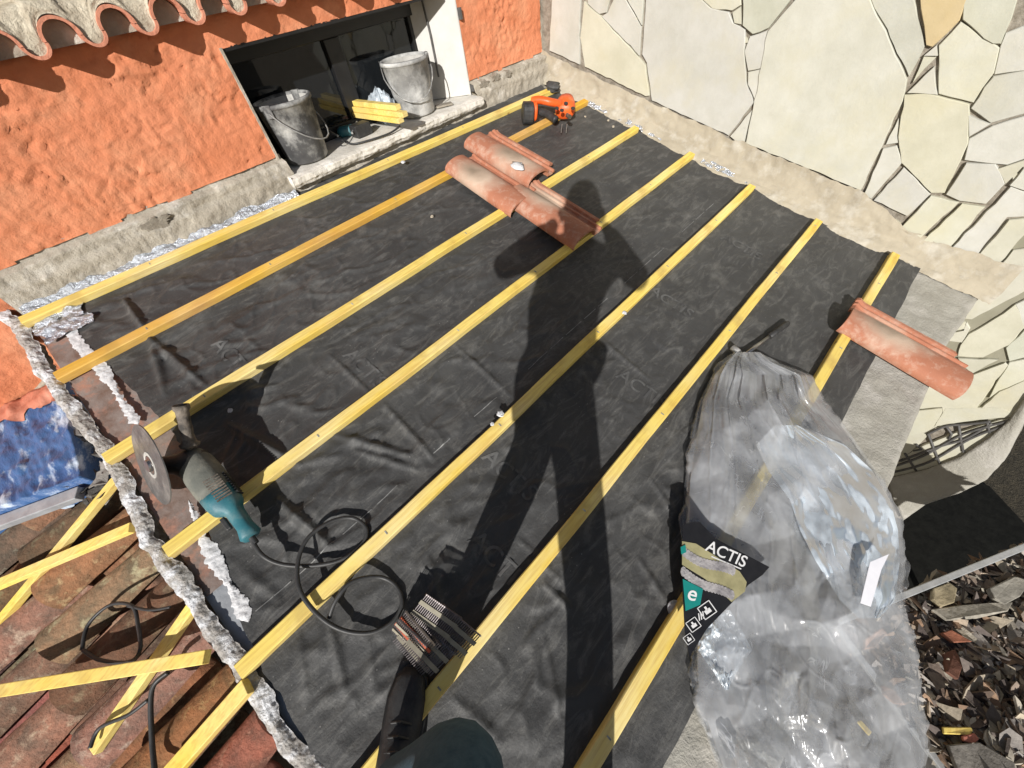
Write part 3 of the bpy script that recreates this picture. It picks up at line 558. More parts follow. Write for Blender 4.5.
# ------------------------------------------------------------------ lean-to body, ledge
ann = thing('annexe_wall', 'low annexe walls carrying the black membrane roof with a pale concrete eave ledge', 'wall', rmat(1, -.6, 0))
mb = MB()
corners = [W(-.46, -.60, -.10), W(2.66, -.60, -.10), Vector((2.66, 1.97, .35)), Vector((-.46, 1.97, .35))]
vs = corners + [Vector((c.x, c.y, GZ-.02)) for c in corners]
mb.add(vs, [(0,1,2,3),(0,4,5,1),(1,5,6,2),(2,6,7,3),(3,7,4,0)]); mb.build('wall_body', M['roof_block'], ann, world=True)
mb = MB()
def ledge(u, v):
    a = -.75+3.45*u; s = [(-.47, -.016), (-.6, -.012), (-.775, -.010), (-.790, -.03), (-.79, -.12), (-.60, -.14)]
    t = v*(len(s)-1); i = min(int(t), len(s)-2); k = t-i; b = s[i][0]*(1-k)+s[i+1][0]*k; c = s[i][1]*(1-k)+s[i+1][1]*k
    b += .008*fb((a*4, v, 0)) - (.0 if a < 2.2 else (a-2.2)*.12*(1 if v > .3 else 0))
    return W(a, b, c+.004*fb((a*16, b*16, 5), 5)+.001*fb((a*70, b*70, 5), 2))
mb.grid(ledge, 340, 60); mb.build('eave_ledge', M['ledge'], ann, smooth=True, world=True)

# ------------------------------------------------------------------ membrane
BAT = [(1.941, 1.865), (1.595, 1.617), (1.174, 1.191), (.774, .791), (.368, .380), (-.026, -.020), (-.402, -.415)]
def batb(i, a): return BAT[i][0]+(BAT[i][1]-BAT[i][0])*(a+.485)/3.07
def ridge(x, w): return math.exp(-(x/w)**2)
def seg_d(a, b, p, q):
    px, py = p; qx, qy = q; dx, dy = qx-px, qy-py; t = max(0, min(1, ((a-px)*dx+(b-py)*dy)/(dx*dx+dy*dy)))
    return math.hypot(a-px-dx*t, b-py-dy*t), t
def pr(x, y): r = toroof(P(x, y)); return (r[0], r[1])
FOLDS = [(pr(125,300), pr(150,335), .013, .016), (pr(150,335), pr(165,395), .010, .02), (pr(150,338), pr(205,385), .012, .02), (pr(228,425), pr(300,465), .018, .022), (pr(300,465), pr(340,455), .008, .02),
         (pr(335,435), pr(410,455), .010, .02), (pr(355,450), pr(420,470), .008, .015), (pr(278,500), pr(330,545), .014, .02), (pr(330,355), pr(372,395), .006, .012), (pr(385,405), pr(435,460), .007, .016),
         (pr(455,345), pr(510,395), .006, .015), (pr(590,330), pr(650,380), .005, .016), (pr(545,585), pr(572,610), .007, .014), (pr(520,540), pr(560,580), .006, .014), (pr(240,395), pr(275,385), .008, .015),
         (pr(430,560), pr(445,640), .006, .02), (pr(330,620), pr(345,690), .007, .018), (pr(300,640), pr(310,720), .006, .018), (pr(455,700), pr(500,740), .006, .02), (pr(310,560), pr(375,520), .006, .015), (pr(230,560), pr(280,600), .006, .02),
         (pr(300,250), pr(360,230), .004, .012), (pr(640,560), pr(670,610), .006, .016), (pr(650,480), pr(680,520), .005, .015), (pr(545,640), pr(560,720), .005, .014)]
def memh(a, b):
    d = min(abs(b-batb(i, a)) for i in range(7)); k = min(1, d/.10); k = k*k*(3-2*k)
    h = -.008*k*(1+.5*fb((a*1.3, b*1.3, 0), 2))
    left = max(0, min(1, (1.6-a)/1.6))
    h += k*(.003+.004*left)*fb((a*3.2, b*5.5, 2), 3)
    r = abs(fb((a*2.3+4, b*5+a*1.2, 7), 3)); h += k*(.004+.012*left)*max(0, .16-r)**1.0*3.4
    r = abs(fb((a*6-b*3, b*7+4, 11), 2)); h += k*.0060*(.35+left)*max(0, .14-r)*4.0
    h += .0012*fb((a*28, b*28, 1), 2)
    for p, q, hh, ww in FOLDS:
        if abs(a-p[0]) > .6 and abs(a-q[0]) > .6: continue
        dd, t = seg_d(a, b, p, q)
        if dd < ww*3: h += k**.4*1.6*hh*ridge(dd, .62*ww*(.6+.5*math.sin(PI*t)))*(math.sin(PI*min(1, max(.12, t)))*.6+.4)
    el = min(1, max(0, (a-edge_left(b)+.01)/.12)); h = h*el+.001*(1-el)
    if b < -.44: h = max(h*.4, -.006)+.004*max(0, fb((a*7, b*20, 33), 3))
    if a < .2 and b < .2: h = max(h, -.012)
    return h
def edge_left(b):
    L = [(2.0,-.44),(1.80,-.40),(1.70,-.375),(1.38,-.335),(1.08,-.31),(.80,-.37),(.65,-.41),(.40,-.45),(.2,-.46),(-.8,-.46)]
    return interp(L, b, lambda e: e[0], lambda e: e[1])+.012*fb((b*14, 0, 0), 3)
def edge_right(b): return interp([(2.1,2.62),(1.95,2.58)]+[(e[1], e[0]) for e in edge[2:]], b, lambda e: e[0], lambda e: e[1])+.012*fb((b*9, 3, 0), 3)
def mem(u, v):
    b = -.552+.012*0+(2.03+.552)*v; a0 = edge_left(b) if b > -.2 else -.75; a1 = edge_right(b)
    if -.2 >= b: a0 = -.47
    a = a0+(a1-a0)*u
    bb = b + (.006*fb((a*5, 0, 3), 3) if v < .01 else 0)
    return W(a, bb, .004+memh(a, b)+.012*ridge(a-a1, .03)*0)
mb = MB(); mb.grid(mem, 400, 330)
membrane = mb.build('roof_membrane', M['membrane'], None, smooth=True); tag(membrane, 'dusty black roofing membrane spread under the yellow battens', 'roofing membrane')
# prints on the membrane
random.seed(11)
vsT, fsT = text_mesh('ACTIS', .082)
def print_text(a, b, scale=1.0, word=(vsT, fsT)):
    mbt = MB()
    bm = bmesh.new(); V = [bm.verts.new(v) for v in word[0]]
    for f in word[1]:
        try: bm.faces.new([V[i] for i in f])
        except ValueError: pass
    bmesh.ops.triangulate(bm, faces=bm.faces)
    bmesh.ops.subdivide_edges(bm, edges=bm.edges, cuts=2, use_grid_fill=True)
    vs = []
    for v in bm.verts:
        u, t = v.co.x*scale, v.co.y*scale; aa = a+t; bb = b-u
        vs.append(W(aa, bb, .0062+memh(aa, bb)))
    bm.verts.index_update()
    mbt.add(vs, [tuple(x.index for x in f.verts) for f in bm.faces]); bm.free()
    mbt.build('printed_word', M['print'], membrane)
M['print_faint'] = mat('print_faint', (.11,.11,.108), (.055,.055,.055), 18, .7, lo=.4, hi=.62)
M['print'] = M['print_faint']
for a, b in ((.0-.06, 1.40), (1.44, .36), (.95, .20), (.34, .34), (.26, 1.02), (2.05, .30), (1.6, 1.02), (.12,.18)):
    print_text(a, b, 1.0)
dash_m = mat('print_dash', (.30,.30,.29), (.12,.12,.12), 30, .7)
a = -.40
while a < 2.3:
    L_ = random.uniform(.07, .14)
    if random.random() < .78:
        mbt = MB(); n = 5
        for k in range(n):
            x0_, x1_ = a+L_*k/n, a+L_*(k+1)/n
            q = [(x0_, .4655), (x1_, .4655), (x1_, .4683), (x0_, .4683)]
            mbt.add([W(x, y, .0062+memh(x, y)) for x, y in q], [(0,1,2,3)])
        mbt.build('printed_dash', dash_m, membrane)
    a += L_+.02

# dark overlap strip at the membrane's lower edge right of batten (a lip lying on the ledge)
# ------------------------------------------------------------------ battens
def batten(a0, b0, a1, b1, label, m='wood', w=.041, h=.029, name='batten', c=.004, group='battens laid across the roof', kn=3, bow=0):
    L = math.hypot(a1-a0, b1-b0); ang = math.atan2(b1-b0, a1-a0)
    t = thing(name, label, 'batten', rmat(a0, b0, c, ang), group)
    mb = MB(); n = max(2, int(L/.04))
    for i in range(n+1):
        x = L*i/n; y = .004*fb((x*1.6, b0, 0)) + bow*math.sin(PI*i/n); ww = w/2*(1+.02*fb((x*9, b0, 3)))
        for yy, zz in ((-ww, 0), (ww, 0), (ww, h-.003), (ww-.003, h), (-ww+.003, h), (-ww, h-.003)): mb.v.append(Vector((x, y+yy, zz)))
    for i in range(n):
        for k in range(6): mb.f.append((i*6+k, i*6+(k+1) % 6, i*6+6+(k+1) % 6, i*6+6+k)); mb.c.append(None)
    mb.f += [tuple(range(6))[::-1], tuple(range(n*6, n*6+6))]; mb.c += [None, None]
    mb.build('timber', M[m], t)
    nx = .3+random.random()*.2
    while nx < L-.05 and L > 1:
        MB().box(nx-.002, nx+.002, -.008, .004, h, h+.0012).build('staple', M['greysteel'], t); nx += random.uniform(.45, .7)
    return t
labs = ['topmost long batten, nearest the orange wall, running under the window sill', 'second batten down from the orange wall, orange-toned wood under the cordless tool', 'third batten down, passing under the stacked clay tiles and the grinder handle shadow',
        'middle batten running just beneath the grinder and up past the tile pile', 'batten crossing the waist of the photographer\'s shadow, cable loops lying over it', 'batten running out from under the bundle of nail strips', 'lowest batten at the roof edge, passing under the plastic bag and single clay tile']
starts = [-.485, -.485, -.49, -.485, -.49, -.50, -.42]; ends = [2.585, 2.607, 2.585, 2.60, 2.575, 2.56, 2.60]
for i in range(7):
    a0, a1 = starts[i], ends[i]
    batten(a0, batb(i, a0), a1, batb(i, a1), labs[i], 'wood_orange' if i == 1 else 'wood', kn=7)

# ------------------------------------------------------------------ left rim crust, strip, wadding
rim = thing('verge_mortar', 'ragged whitish mortar rim along the left verge of the roof', 'mortar rim', rmat(-.48, 1, 0))
RL = [(2.16,-.56),(2.0,-.53),(1.686,-.535),(1.45,-.525),(1.173,-.505),(1.0,-.52),(.854,-.535),(.6,-.52),(.378,-.515),(.067,-.505),(-.4,-.50)]
def rimf(u, v):
    b = 2.14-2.6*u; a_out = interp(RL, b, lambda e: e[0], lambda e: e[1]); a_out += .012*fb((b*9, 0, 0), 6)
    wd = .044+.018*fb((b*8, 4, 0), 4); 
    if v < .3: a = a_out; c = -.14+(.14+.0)*(v/.3); a += .012*fb((b*15, v*6, 2))
    else: 
        t = (v-.3)/.7; a = a_out+wd*t; c = .007*math.sin(PI*min(1, t*1.05))*(1+.4*fb((b*6, t*2, 3)))+.004*fb((b*30, a*60, 3), 5)*(1-t*.5)
    return W(a, b, c+.002+.0025*fb((b*90, a*60, 2), 4))
mb = MB(); mb.grid(rimf, 900, 30); mb.build('crust', M['rim'], rim, world=True, smooth=True)
mb = MB()
mb.grid(lambda u, v: W(-.475+.205*u, 1.95-1.35*v, -.008+.0015*fb((u*3, v*9, 2))), 10, 60); mb.build('flashing_strip', M['brownboard'], rim, world=True)
mb = MB()
mb.grid(lambda u, v: W(-.48+.19*u, .62-.72*v, -.013), 4, 10); mb.build('flashing_strip', M['zinc'], rim, world=True)
def wad(pts, wdt, hgt, name='wadding', lab='', seed=0, grp=None, m='fluff', n=None):
    path = smooth_path([Vector((p[0], p[1], 0)) for p in pts], 14); mb = MB()
    NN = len(path)-1
    def fn(u, v):
        t = u*NN; i = min(int(t), NN-1); p = path[i].lerp(path[i+1], t-i); d = (path[i+1]-path[i]).normalized(); s = Vector((-d.y, d.x, 0))
        ww = wdt*(1+.7*fb((p.x*9+seed, p.y*9, 0), 6)+.5*fb((p.x*60, p.y*60, v*2+seed), 3))*min(1, 8*u, 8*(1-u)+.05)
        q = p+s*(v-.5)*2*ww
        return W(q.x, q.y, .004+max(0, hgt*math.sin(PI*v)*(1+1.6*fb((q.x*50, q.y*50, seed), 4)))+.002)
    mb.grid(fn, NN*6, 12)
    return mb.build(name, M[m], None, smooth=True)
def prl(L): return [pr(*q) for q in L]
o = wad(prl([(66,322),(80,345),(95,360)]), .015, .0015, 'torn_wadding'); tag(o, 'white torn wadding strip between the two highest battens at the left verge', 'wadding')
o = wad(prl([(97,362),(105,372),(125,405),(140,425)]), .014, .002, 'torn_wadding', seed=5); tag(o, 'white torn wadding strip left of the grinder disc, between second and third batten', 'wadding')
o = wad(prl([(190,500),(205,540),(222,570),(238,598),(250,622)]), .015, .0025, 'torn_wadding', seed=9); tag(o, 'narrow white torn wadding strip running down below the grinder head', 'wadding')
for k, (x, y, s_, lb) in enumerate(((232,412,.008,'tuft of white wadding beside the third batten above the grinder'), (404,168,.012,'tuft of white wadding on the topmost batten below the window'), (492,428,.007,'tiny white tuft on the batten at the shadow\'s waist'),
        (673,609,.022,'white wadding tuft on the lowest batten left of the black bag label'), (622,318,.010,'white fleck of wadding beside the batten on the shadow\'s hip'), (500,418,.012,'smear of white dust on the batten by the shadow\'s left thigh'))):
    p = pr(x, y); mb = MB(); 
    mb.grid(lambda u, v: W(*p, .012 if k not in (1, 2, 4, 5) else .034) + W(s_*math.sin(PI*v)*math.cos(2*PI*u)*(1+.5*fb((u*6, v*6, k))), s_*math.sin(PI*v)*math.sin(2*PI*u)*(1+.5*fb((u*6+3, v*6, k))), s_*.25*math.cos(PI*v)+.2*s_*fb((u*9, v*9, k+5))), 16, 10)
    tag(mb.build('wadding_tuft', M['fluff'], None, smooth=True), lb, 'wadding')
# foil on the upper left and along the right edge
mb = MB()
def foil1(u, v):
    a = -.47+1.15*u; b = 1.965+.085*v*(1.1-.7*u)+.01*fb((a*8, 0, 2))
    return W(a, b, .008+.035*v*(1-.5*u)+.014*fb((a*11, b*22, 2), 4)*(.3+min(1, v*2)))
mb.grid(foil1, 170, 22)
tag(mb.build('foil_sheet', M['foil'], None, smooth=True), 'crinkled silver foil edge tucked against the base of the orange wall', 'foil')
mb = MB()
mb.grid(lambda u, v: W(-.47+.16*u+.02*fb((v*3, 1, 0)), 1.79+.17*v, .012+.012*fb((u*5, v*6, 7), 4)), 30, 30)
tag(mb.build('foil_flap', M['foil'], None, smooth=True), 'small silver foil flap at the left end of the topmost batten', 'foil')
for i, (b0, b1, lb) in enumerate(((1.60, 1.02, 'crinkled whitish foil strip between the second and fourth batten ends by the stone wall'), (.72, .42, 'thin whitish foil strip between the fourth and fifth batten ends by the stone wall'))):
    mb = MB()
    def fs_(u, v):
        b = b0+(b1-b0)*u; a = edge_right(b)-.012+.034*v*(1+.6*fb((b*12, 0, i)))
        return W(a, b, .006+.016*v+.006*fb((b*25, v*4, i+3), 4))
    mb.grid(fs_, 90, 8); tag(mb.build('foil_strip', M['foil'], None, smooth=True), lb, 'foil')
# white crumbs scattered on membrane
crumbs = [(608,122),(613,128),(470,188),(432,218),(585,118),(700,360),(375,340),(505,258),(596,540),(640,520),(452,388),(338,455),(455,520),(572,232),(610,232),(330,300),(560,560),(430,330)]
for i, (x, y) in enumerate(crumbs[:6]):
    p = pr(x, y); r = .007; pts = [W(p[0]+r*random.uniform(.6, 1.5)*math.cos(2*PI*k/6), p[1]+r*random.uniform(.6, 1.4)*math.sin(2*PI*k/6), .006) for k in range(6)]
    m_ = MB().prism(pts, NRM*.006).build('plaster_crumb', M['mortar_pale'], None); tag(m_, 'small pale plaster crumb on the black membrane', 'plaster crumb', 'plaster crumbs on the membrane')

# ------------------------------------------------------------------ clay roof tiles (local: x across, y down the slope is -y)
def clay_tile(a0, b0, rot, c, label, tx=0, ty=0, stain=(.1, -.15), group='loose clay roof tiles'):
    t = thing('roof_tile', label, 'roof tile', rmat(a0, b0, c, rot, tx, ty), group)
    Wd, Ln, th = .262, .48, .011
    xs = []
    for k in range(15):
        q = PI*k/14; xs.append((.084-.084*math.cos(q), .052*math.sin(q)**.75+.004))
    xs += [(.176, .005), (.200, .003), (.214, .003), (.217, .013), (.224, .013), (.227, .004), (.243, .004), (.246, .015), (.254, .015), (.257, .006), (.276, .006)]
    ys = [0, -.012, -.03, -.045, -.06, -.15, -.25, -.35, -.43, -.48]
    mb = MB(); top = []; bot = []
    for y in ys:
        s = .93+.07*min(1, -y/.4)                       # barrel widens downhill
        rowt = []; rowb = []
        for i, (x, z) in enumerate(xs):
            xx = x if x > .168 else .168-(.168-x)*s; zz = z*(s if x < .168 else 1)
            if y > -.04 and x >= .168: zz += .010*(1 if -.03 < y < -.01 else .2)
            if y > -.035 and x < .168: zz *= .94
            rowt.append(Vector((xx, y, zz+th*.2))); rowb.append(Vector((xx, y, zz-th*.8)) if 0 < i < len(xs)-1 else Vector((xx+(.004 if i == 0 else -.002), y, zz-th*.8)))
        top.append(rowt); bot.append(rowb)
    n = len(xs); m_ = len(ys); vs = [v for r in top for v in r]+[v for r in bot for v in r]; o_ = n*m_; fs = []
    for j in range(m_-1):
        for i in range(n-1):
            if j == m_-2 and i >= n-6: continue          # notched lower corner of the interlock
            fs += [(j*n+i, j*n+i+1, (j+1)*n+i+1, (j+1)*n+i), (o_+j*n+i, o_+(j+1)*n+i, o_+(j+1)*n+i+1, o_+j*n+i+1)]
        fs += [(j*n, (j+1)*n, o_+(j+1)*n, o_+j*n)]
        if j < m_-2: fs += [(j*n+n-1, o_+j*n+n-1, o_+(j+1)*n+n-1, (j+1)*n+n-1)]
    for i in range(n-1):
        fs += [(i, o_+i, o_+i+1, i+1)]
        j = m_-1 if i < n-6 else m_-2
        fs += [(j*n+i, j*n+i+1, o_+j*n+i+1, o_+j*n+i)]
    i = n-6; fs += [((m_-2)*n+i, o_+(m_-2)*n+i, o_+(m_-1)*n+i, (m_-1)*n+i)]
    mb.add(vs, fs); o = mb.build('tile_body', stained(stain), t, smooth=True)
    md = o.modifiers.new('e', 'EDGE_SPLIT'); md.split_angle = math.radians(50)
    return t
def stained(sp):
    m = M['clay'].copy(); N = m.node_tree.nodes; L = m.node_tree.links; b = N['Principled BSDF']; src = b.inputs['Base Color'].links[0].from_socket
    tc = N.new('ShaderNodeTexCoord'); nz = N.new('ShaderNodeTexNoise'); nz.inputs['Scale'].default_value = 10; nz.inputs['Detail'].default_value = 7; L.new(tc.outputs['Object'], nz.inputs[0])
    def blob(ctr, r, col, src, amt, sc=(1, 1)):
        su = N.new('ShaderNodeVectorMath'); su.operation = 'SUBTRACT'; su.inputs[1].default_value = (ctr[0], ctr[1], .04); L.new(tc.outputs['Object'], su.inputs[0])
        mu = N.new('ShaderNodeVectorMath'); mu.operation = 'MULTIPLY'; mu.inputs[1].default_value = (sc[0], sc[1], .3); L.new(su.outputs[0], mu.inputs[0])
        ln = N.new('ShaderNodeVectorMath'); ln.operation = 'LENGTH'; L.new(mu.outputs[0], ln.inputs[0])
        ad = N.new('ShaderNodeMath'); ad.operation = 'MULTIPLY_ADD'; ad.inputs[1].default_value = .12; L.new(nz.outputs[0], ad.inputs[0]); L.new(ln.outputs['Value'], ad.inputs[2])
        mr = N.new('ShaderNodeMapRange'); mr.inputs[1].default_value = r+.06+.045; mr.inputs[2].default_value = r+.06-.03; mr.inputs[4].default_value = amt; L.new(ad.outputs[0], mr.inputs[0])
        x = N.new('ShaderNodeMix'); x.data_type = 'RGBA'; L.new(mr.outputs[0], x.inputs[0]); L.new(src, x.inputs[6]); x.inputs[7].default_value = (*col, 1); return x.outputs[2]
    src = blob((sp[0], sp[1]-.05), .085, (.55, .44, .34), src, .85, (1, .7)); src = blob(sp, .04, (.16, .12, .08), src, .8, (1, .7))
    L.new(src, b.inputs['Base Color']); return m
random.seed(21)
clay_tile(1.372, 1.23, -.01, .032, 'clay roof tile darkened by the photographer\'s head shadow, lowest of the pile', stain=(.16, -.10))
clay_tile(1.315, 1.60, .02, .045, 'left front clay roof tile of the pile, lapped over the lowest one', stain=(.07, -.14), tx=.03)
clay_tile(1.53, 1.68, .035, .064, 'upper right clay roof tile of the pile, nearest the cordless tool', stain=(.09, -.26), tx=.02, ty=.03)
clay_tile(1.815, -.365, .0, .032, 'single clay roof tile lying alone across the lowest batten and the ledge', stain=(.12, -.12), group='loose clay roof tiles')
mb = MB(); q0 = W(1.565, 1.30, .12)
mb.grid(lambda u, v: q0+W(.03*math.sin(PI*v)*math.cos(2*PI*u)*(1+.7*fb((u*6, v*6, 1))), .035*math.sin(PI*v)*math.sin(2*PI*u)*(1+.7*fb((u*6+3, v*6, 2))), .010*math.cos(PI*v)), 16, 10)
tag(mb.build('mortar_lump', M['fluff'], None, smooth=True), 'white lump of wadding resting between the stacked clay tiles', 'wadding')

# ------------------------------------------------------------------ old tiled roof at lower left
OX, OS = -.50, math.radians(13)
old = thing('old_tile_roof', 'weathered mossy barrel-tiled roof lower down at the left', 'tiled roof', Matrix.Translation((-.8, .8, -.1)))
def oldw(s, y, h=0):                                     # s = distance down the slope from the rim
    return Vector((OX-s*math.cos(OS)-h*math.sin(OS), y, -.075+.10*y-s*math.sin(OS)+h*math.cos(OS)))
random.seed(5)
TCOL = [(1.0,.8,.7),(1.25,.75,.58),(.62,.58,.52),(.36,.33,.30),(.95,.9,.75),(1.35,.75,.6),(.7,.7,.62),(1.5,1.05,.85),(.5,.4,.34),(1.1,.6,.45)]
pt = .178
def old_tile(y, s0, ln, up, ra, rb, lift, col, yaw):
    mb = MB(); n = 10; m_ = 6; th = .012
    def fn(u, v, rr, hh):
        r = (ra+(rb-ra)*v)-rr; q = PI*u; s = s0+ln*v
        yy = y+yaw*(v-.5)+r*math.cos(q); h = (1 if up else -1)*r*.95*math.sin(q)+lift+.018*(v if up else v)+hh
        p = oldw(s, yy, h); return p+Vector((0, 0, .004*fb((p.x*12, p.y*12, s0))))
    g_ = (n+1)*(m_+1)
    a = [fn(i/n, j/m_, 0, 0) for j in range(m_+1) for i in range(n+1)]; b = [fn(i/n, j/m_, th, 0) for j in range(m_+1) for i in range(n+1)]
    fs = []
    for j in range(m_):
        for i in range(n):
            k = j*(n+1)+i; fs += [(k, k+1, k+n+2, k+n+1), (g_+k, g_+k+n+1, g_+k+n+2, g_+k+1)]
        fs += [(j*(n+1), j*(n+1)+n+1, g_+j*(n+1)+n+1, g_+j*(n+1)), (j*(n+1)+n, g_+j*(n+1)+n, g_+j*(n+1)+2*n+1, j*(n+1)+2*n+1)]
    for i in range(n):
        fs += [(i, g_+i, g_+i+1, i+1), (m_*(n+1)+i, m_*(n+1)+i+1, g_+m_*(n+1)+i+1, g_+m_*(n+1)+i)]
    mb.add(a+b, fs, col); return mb
for j in range(-3, 11):
    y = .06+pt*j
    s = .03-random.uniform(0, .05)
    for i in range(6):
        col = tuple(c*random.uniform(.75, 1.15) for c in random.choice(TCOL))
        o = old_tile(y+random.uniform(-.008, .008), s, .40, True, .056, .072, .022+random.uniform(0, .012), col, random.uniform(-.02, .02)).build('cover_tile', M['clay_old'], old, world=True, smooth=True)
        md = o.modifiers.new('e', 'EDGE_SPLIT'); md.split_angle = 1
        col = tuple(c*random.uniform(.6, .95) for c in random.choice(TCOL))
        if i < 5:
            o = old_tile(y+pt/2, s+.1, .40, False, .082, .066, .03, col, 0).build('pan_tile', M['clay_old'], old, world=True, smooth=True)
        s += .30+random.uniform(-.02, .02)
mb = MB(); mb.grid(lambda u, v: oldw(-.05+2.2*u, -.7+2.7*v, -.07), 4, 4); mb.build('roof_deck', M['joint'], old, world=True)
mb = MB(); p = [oldw(2.1, -.7, -.09), oldw(2.1, 2.0, -.09)]; mb.add([p[0], p[1], Vector((p[1].x, p[1].y, GZ)), Vector((p[0].x, p[0].y, GZ))], [(0,1,2,3)])
p = [oldw(-.05, -.7, -.09), oldw(2.1, -.7, -.09)]; mb.add([p[0], p[1], Vector((p[1].x, p[1].y, GZ)), Vector((p[0].x, p[0].y, GZ))], [(0,1,2,3)])
mb.build('supporting_wall', M['roof_block'], old, world=True)
ON = Vector((-math.sin(OS), -.0, math.cos(OS)))
def oldhit(x, y, h=.09):                                 # pixel ray to old roof surface raised by h
    n = oldw(0, 0, 1)-oldw(0, 0, 0); e1 = oldw(1, 0)-oldw(0, 0); e2 = oldw(0, 1)-oldw(0, 0); n = e2.cross(e1); n = n if n.z > 0 else -n; n.normalize()
    return hit(x, y, n, n.dot(oldw(0, 0))+h), n
def loose(x0, y0, x1, y1, label, h0=.10, h1=.10, w=.032, hh=.022, m='wood'):
    p, n = oldhit(x0, y0, h0); q, _ = oldhit(x1, y1, h1)
    t = thing('loose_batten', label, 'batten', axis(p, q), 'loose batten offcuts on the old tiles')
    MB().beam(p, q, w, hh, n).build('timber', M[m], t, world=True, bevel=.002)
random.seed(9)
loose(-10, 640, 126, 474, 'long loose batten leaning down the old tiles beneath the blue wrapped pack', .07, .14, m='wood')
loose(-14, 592, 136, 528, 'loose batten crossing over the long one on the old tiles', .13, .13)
loose(4, 690, 211, 656, 'short loose batten lying on old tiles with a dark shadow beside it', .15, .15)
loose(100, 748, 197, 606, 'short loose batten slanting beneath another near the cable on the old tiles', .09, .11)
loose(172, 775, 252, 684, 'loose batten poking out under the mortar rim at the bottom edge', .10, .13, w=.04)
loose(-20, 566, 20, 552, 'tiny batten tip at the left picture edge', .05, .05) if False else None
# cable on old tiles
def cable(pts, r, name, label, parent=None, cat='cable', m='cable'):
    mb = MB(); mb.tube(smooth_path(pts, 10), r, 8)
    o = mb.build(name, M[m], parent, smooth=True, world=parent is not None)
    if parent is None: tag(o, label, cat)
    return o
oh = lambda x, y, h=.115: oldhit(x, y, h)[0]
cable([oh(82,650), oh(88,625), oh(110,605), oh(132,606), oh(138,625), oh(140,650,.13), oh(128,662), oh(100,660), oh(83,650)], .005, 'black_cable', 'black cable looped on the old tiles above the short batten')
cable([oh(128,606), oh(150,610), oh(170,607)], .004, 'black_cable', 'short black cable end lying across an old tile near the mortar rim')
cable([oh(168,672,.14), oh(152,690,.14), oh(152,740,.12), oh(156,780,.12)], .006, 'black_cable', 'black cable running down the old tiles to the bottom edge')
cable([oh(90,748,.13), oh(100,728,.13), oh(128,715,.14), oh(148,700,.14)], .005, 'black_cable', 'thin black cable curling round the slanting short batten')
# blue wrapped pack
bp = thing('wrapped_pack', 'insulation pack wrapped in shiny blue plastic on the old roof', 'insulation pack', Matrix.Translation(oldhit(40, 460, .1)[0]))
tl, tr, br, bl = [oldhit(x, y, .17)[0] for x, y in ((-60,432),(66,372),(84,480),(-60,536))]
nn = oldhit(0, 0)[1]
def pack(u, v):
    p = tl.lerp(tr, u).lerp(bl.lerp(br, u), v); e = min(u, 1-u, v, 1-v)
    return p+nn*(.012*fb((p.x*12, p.y*12, 2), 4)-.12*max(0, 1-e/.03)*(1 if e < .03 else 0)+.01*fb((p.x*30, p.y*9, 5), 3))
mb = MB(); mb.grid(pack, 90, 60); mb.build('plastic_wrap', M['bluewrap'], bp, smooth=True, world=True)
mb = MB(); mb.grid(lambda u, v: pack(.02+.96*u, .012+.23*v+.10*v*fb((u*9, 3, 1)))+nn*.004, 60, 10); mb.build('orange_print_band', M['pinkwrap'], bp, smooth=True, world=True)
p, n_ = oldhit(-60, 548, .12); q, _ = oldhit(86, 494, .12)
mb = MB(); mb.beam(p, q, .045, .03, n_); tag(mb.build('zinc_gutter_strip', M['zinc'], None, bevel=.003), 'dull grey zinc strip along the lower edge of the blue wrapped pack', 'metal strip')
# small plank / debris by wall foot
p, n_ = oldhit(22, 412, .10); q, _ = oldhit(60, 374, .13)
mb = MB(); mb.beam(p, q, .05, .03, n_); tag(mb.build('mortar_slab', M['mortar_tan'], None, bevel=.006), 'pinkish piece of mortar at the foot of the orange wall above the blue pack', 'mortar piece')
mb = MB(); random.seed(4)
for k in range(90):
    x = random.uniform(68, 108); y = random.uniform(400, 505)
    c, n_ = oldhit(x, y, random.uniform(.06, .15)); r = random.uniform(.010, .03)
    pts = [c+Vector((r*random.uniform(.5, 1.3)*math.cos(2*PI*i/6), r*random.uniform(.5, 1.3)*math.sin(2*PI*i/6), random.uniform(-.01, .01))) for i in range(6)]
    g0 = random.uniform(.08, .45); mb.prism(pts, (random.uniform(-.01, .01), random.uniform(-.01, .01), .01), (g0, g0*.93, g0*.85))
tag(mb.build('mortar_debris', M['rubble'], None), kind='stuff')
tag(bpy.data.objects['mortar_debris'], 'loose grey mortar crumbs between blue pack and verge', 'debris')

# ------------------------------------------------------------------ angle grinder
gd = thing('angle_grinder', 'large dusty teal and grey angle grinder with upright side handle', 'angle grinder', rmat(-.29, .85, .08))
HD = P(196, 464, .095); TL = P(246, 530, .058); MID = HD.lerp(TL, .5)
ax = axis(HD, TL); Lg = (TL-HD).length
def ell(sections, n=20, m=None):
    mb = MB(); vs = []
    for z, rx, ry, ox, oy in sections: vs += [(m or Matrix()) @ Vector((ox+rx*math.copysign(abs(math.cos(2*PI*k/n))**.8, math.cos(2*PI*k/n)), oy+ry*math.copysign(abs(math.sin(2*PI*k/n))**.8, math.sin(2*PI*k/n)), z)) for k in range(n)]
    m_ = len(sections); fs = [(i*n+k, i*n+(k+1) % n, (i+1)*n+(k+1) % n, (i+1)*n+k) for i in range(m_-1) for k in range(n)]+[tuple(range(n))[::-1], tuple(range((m_-1)*n, m_*n))]
    return mb.add(vs, fs)
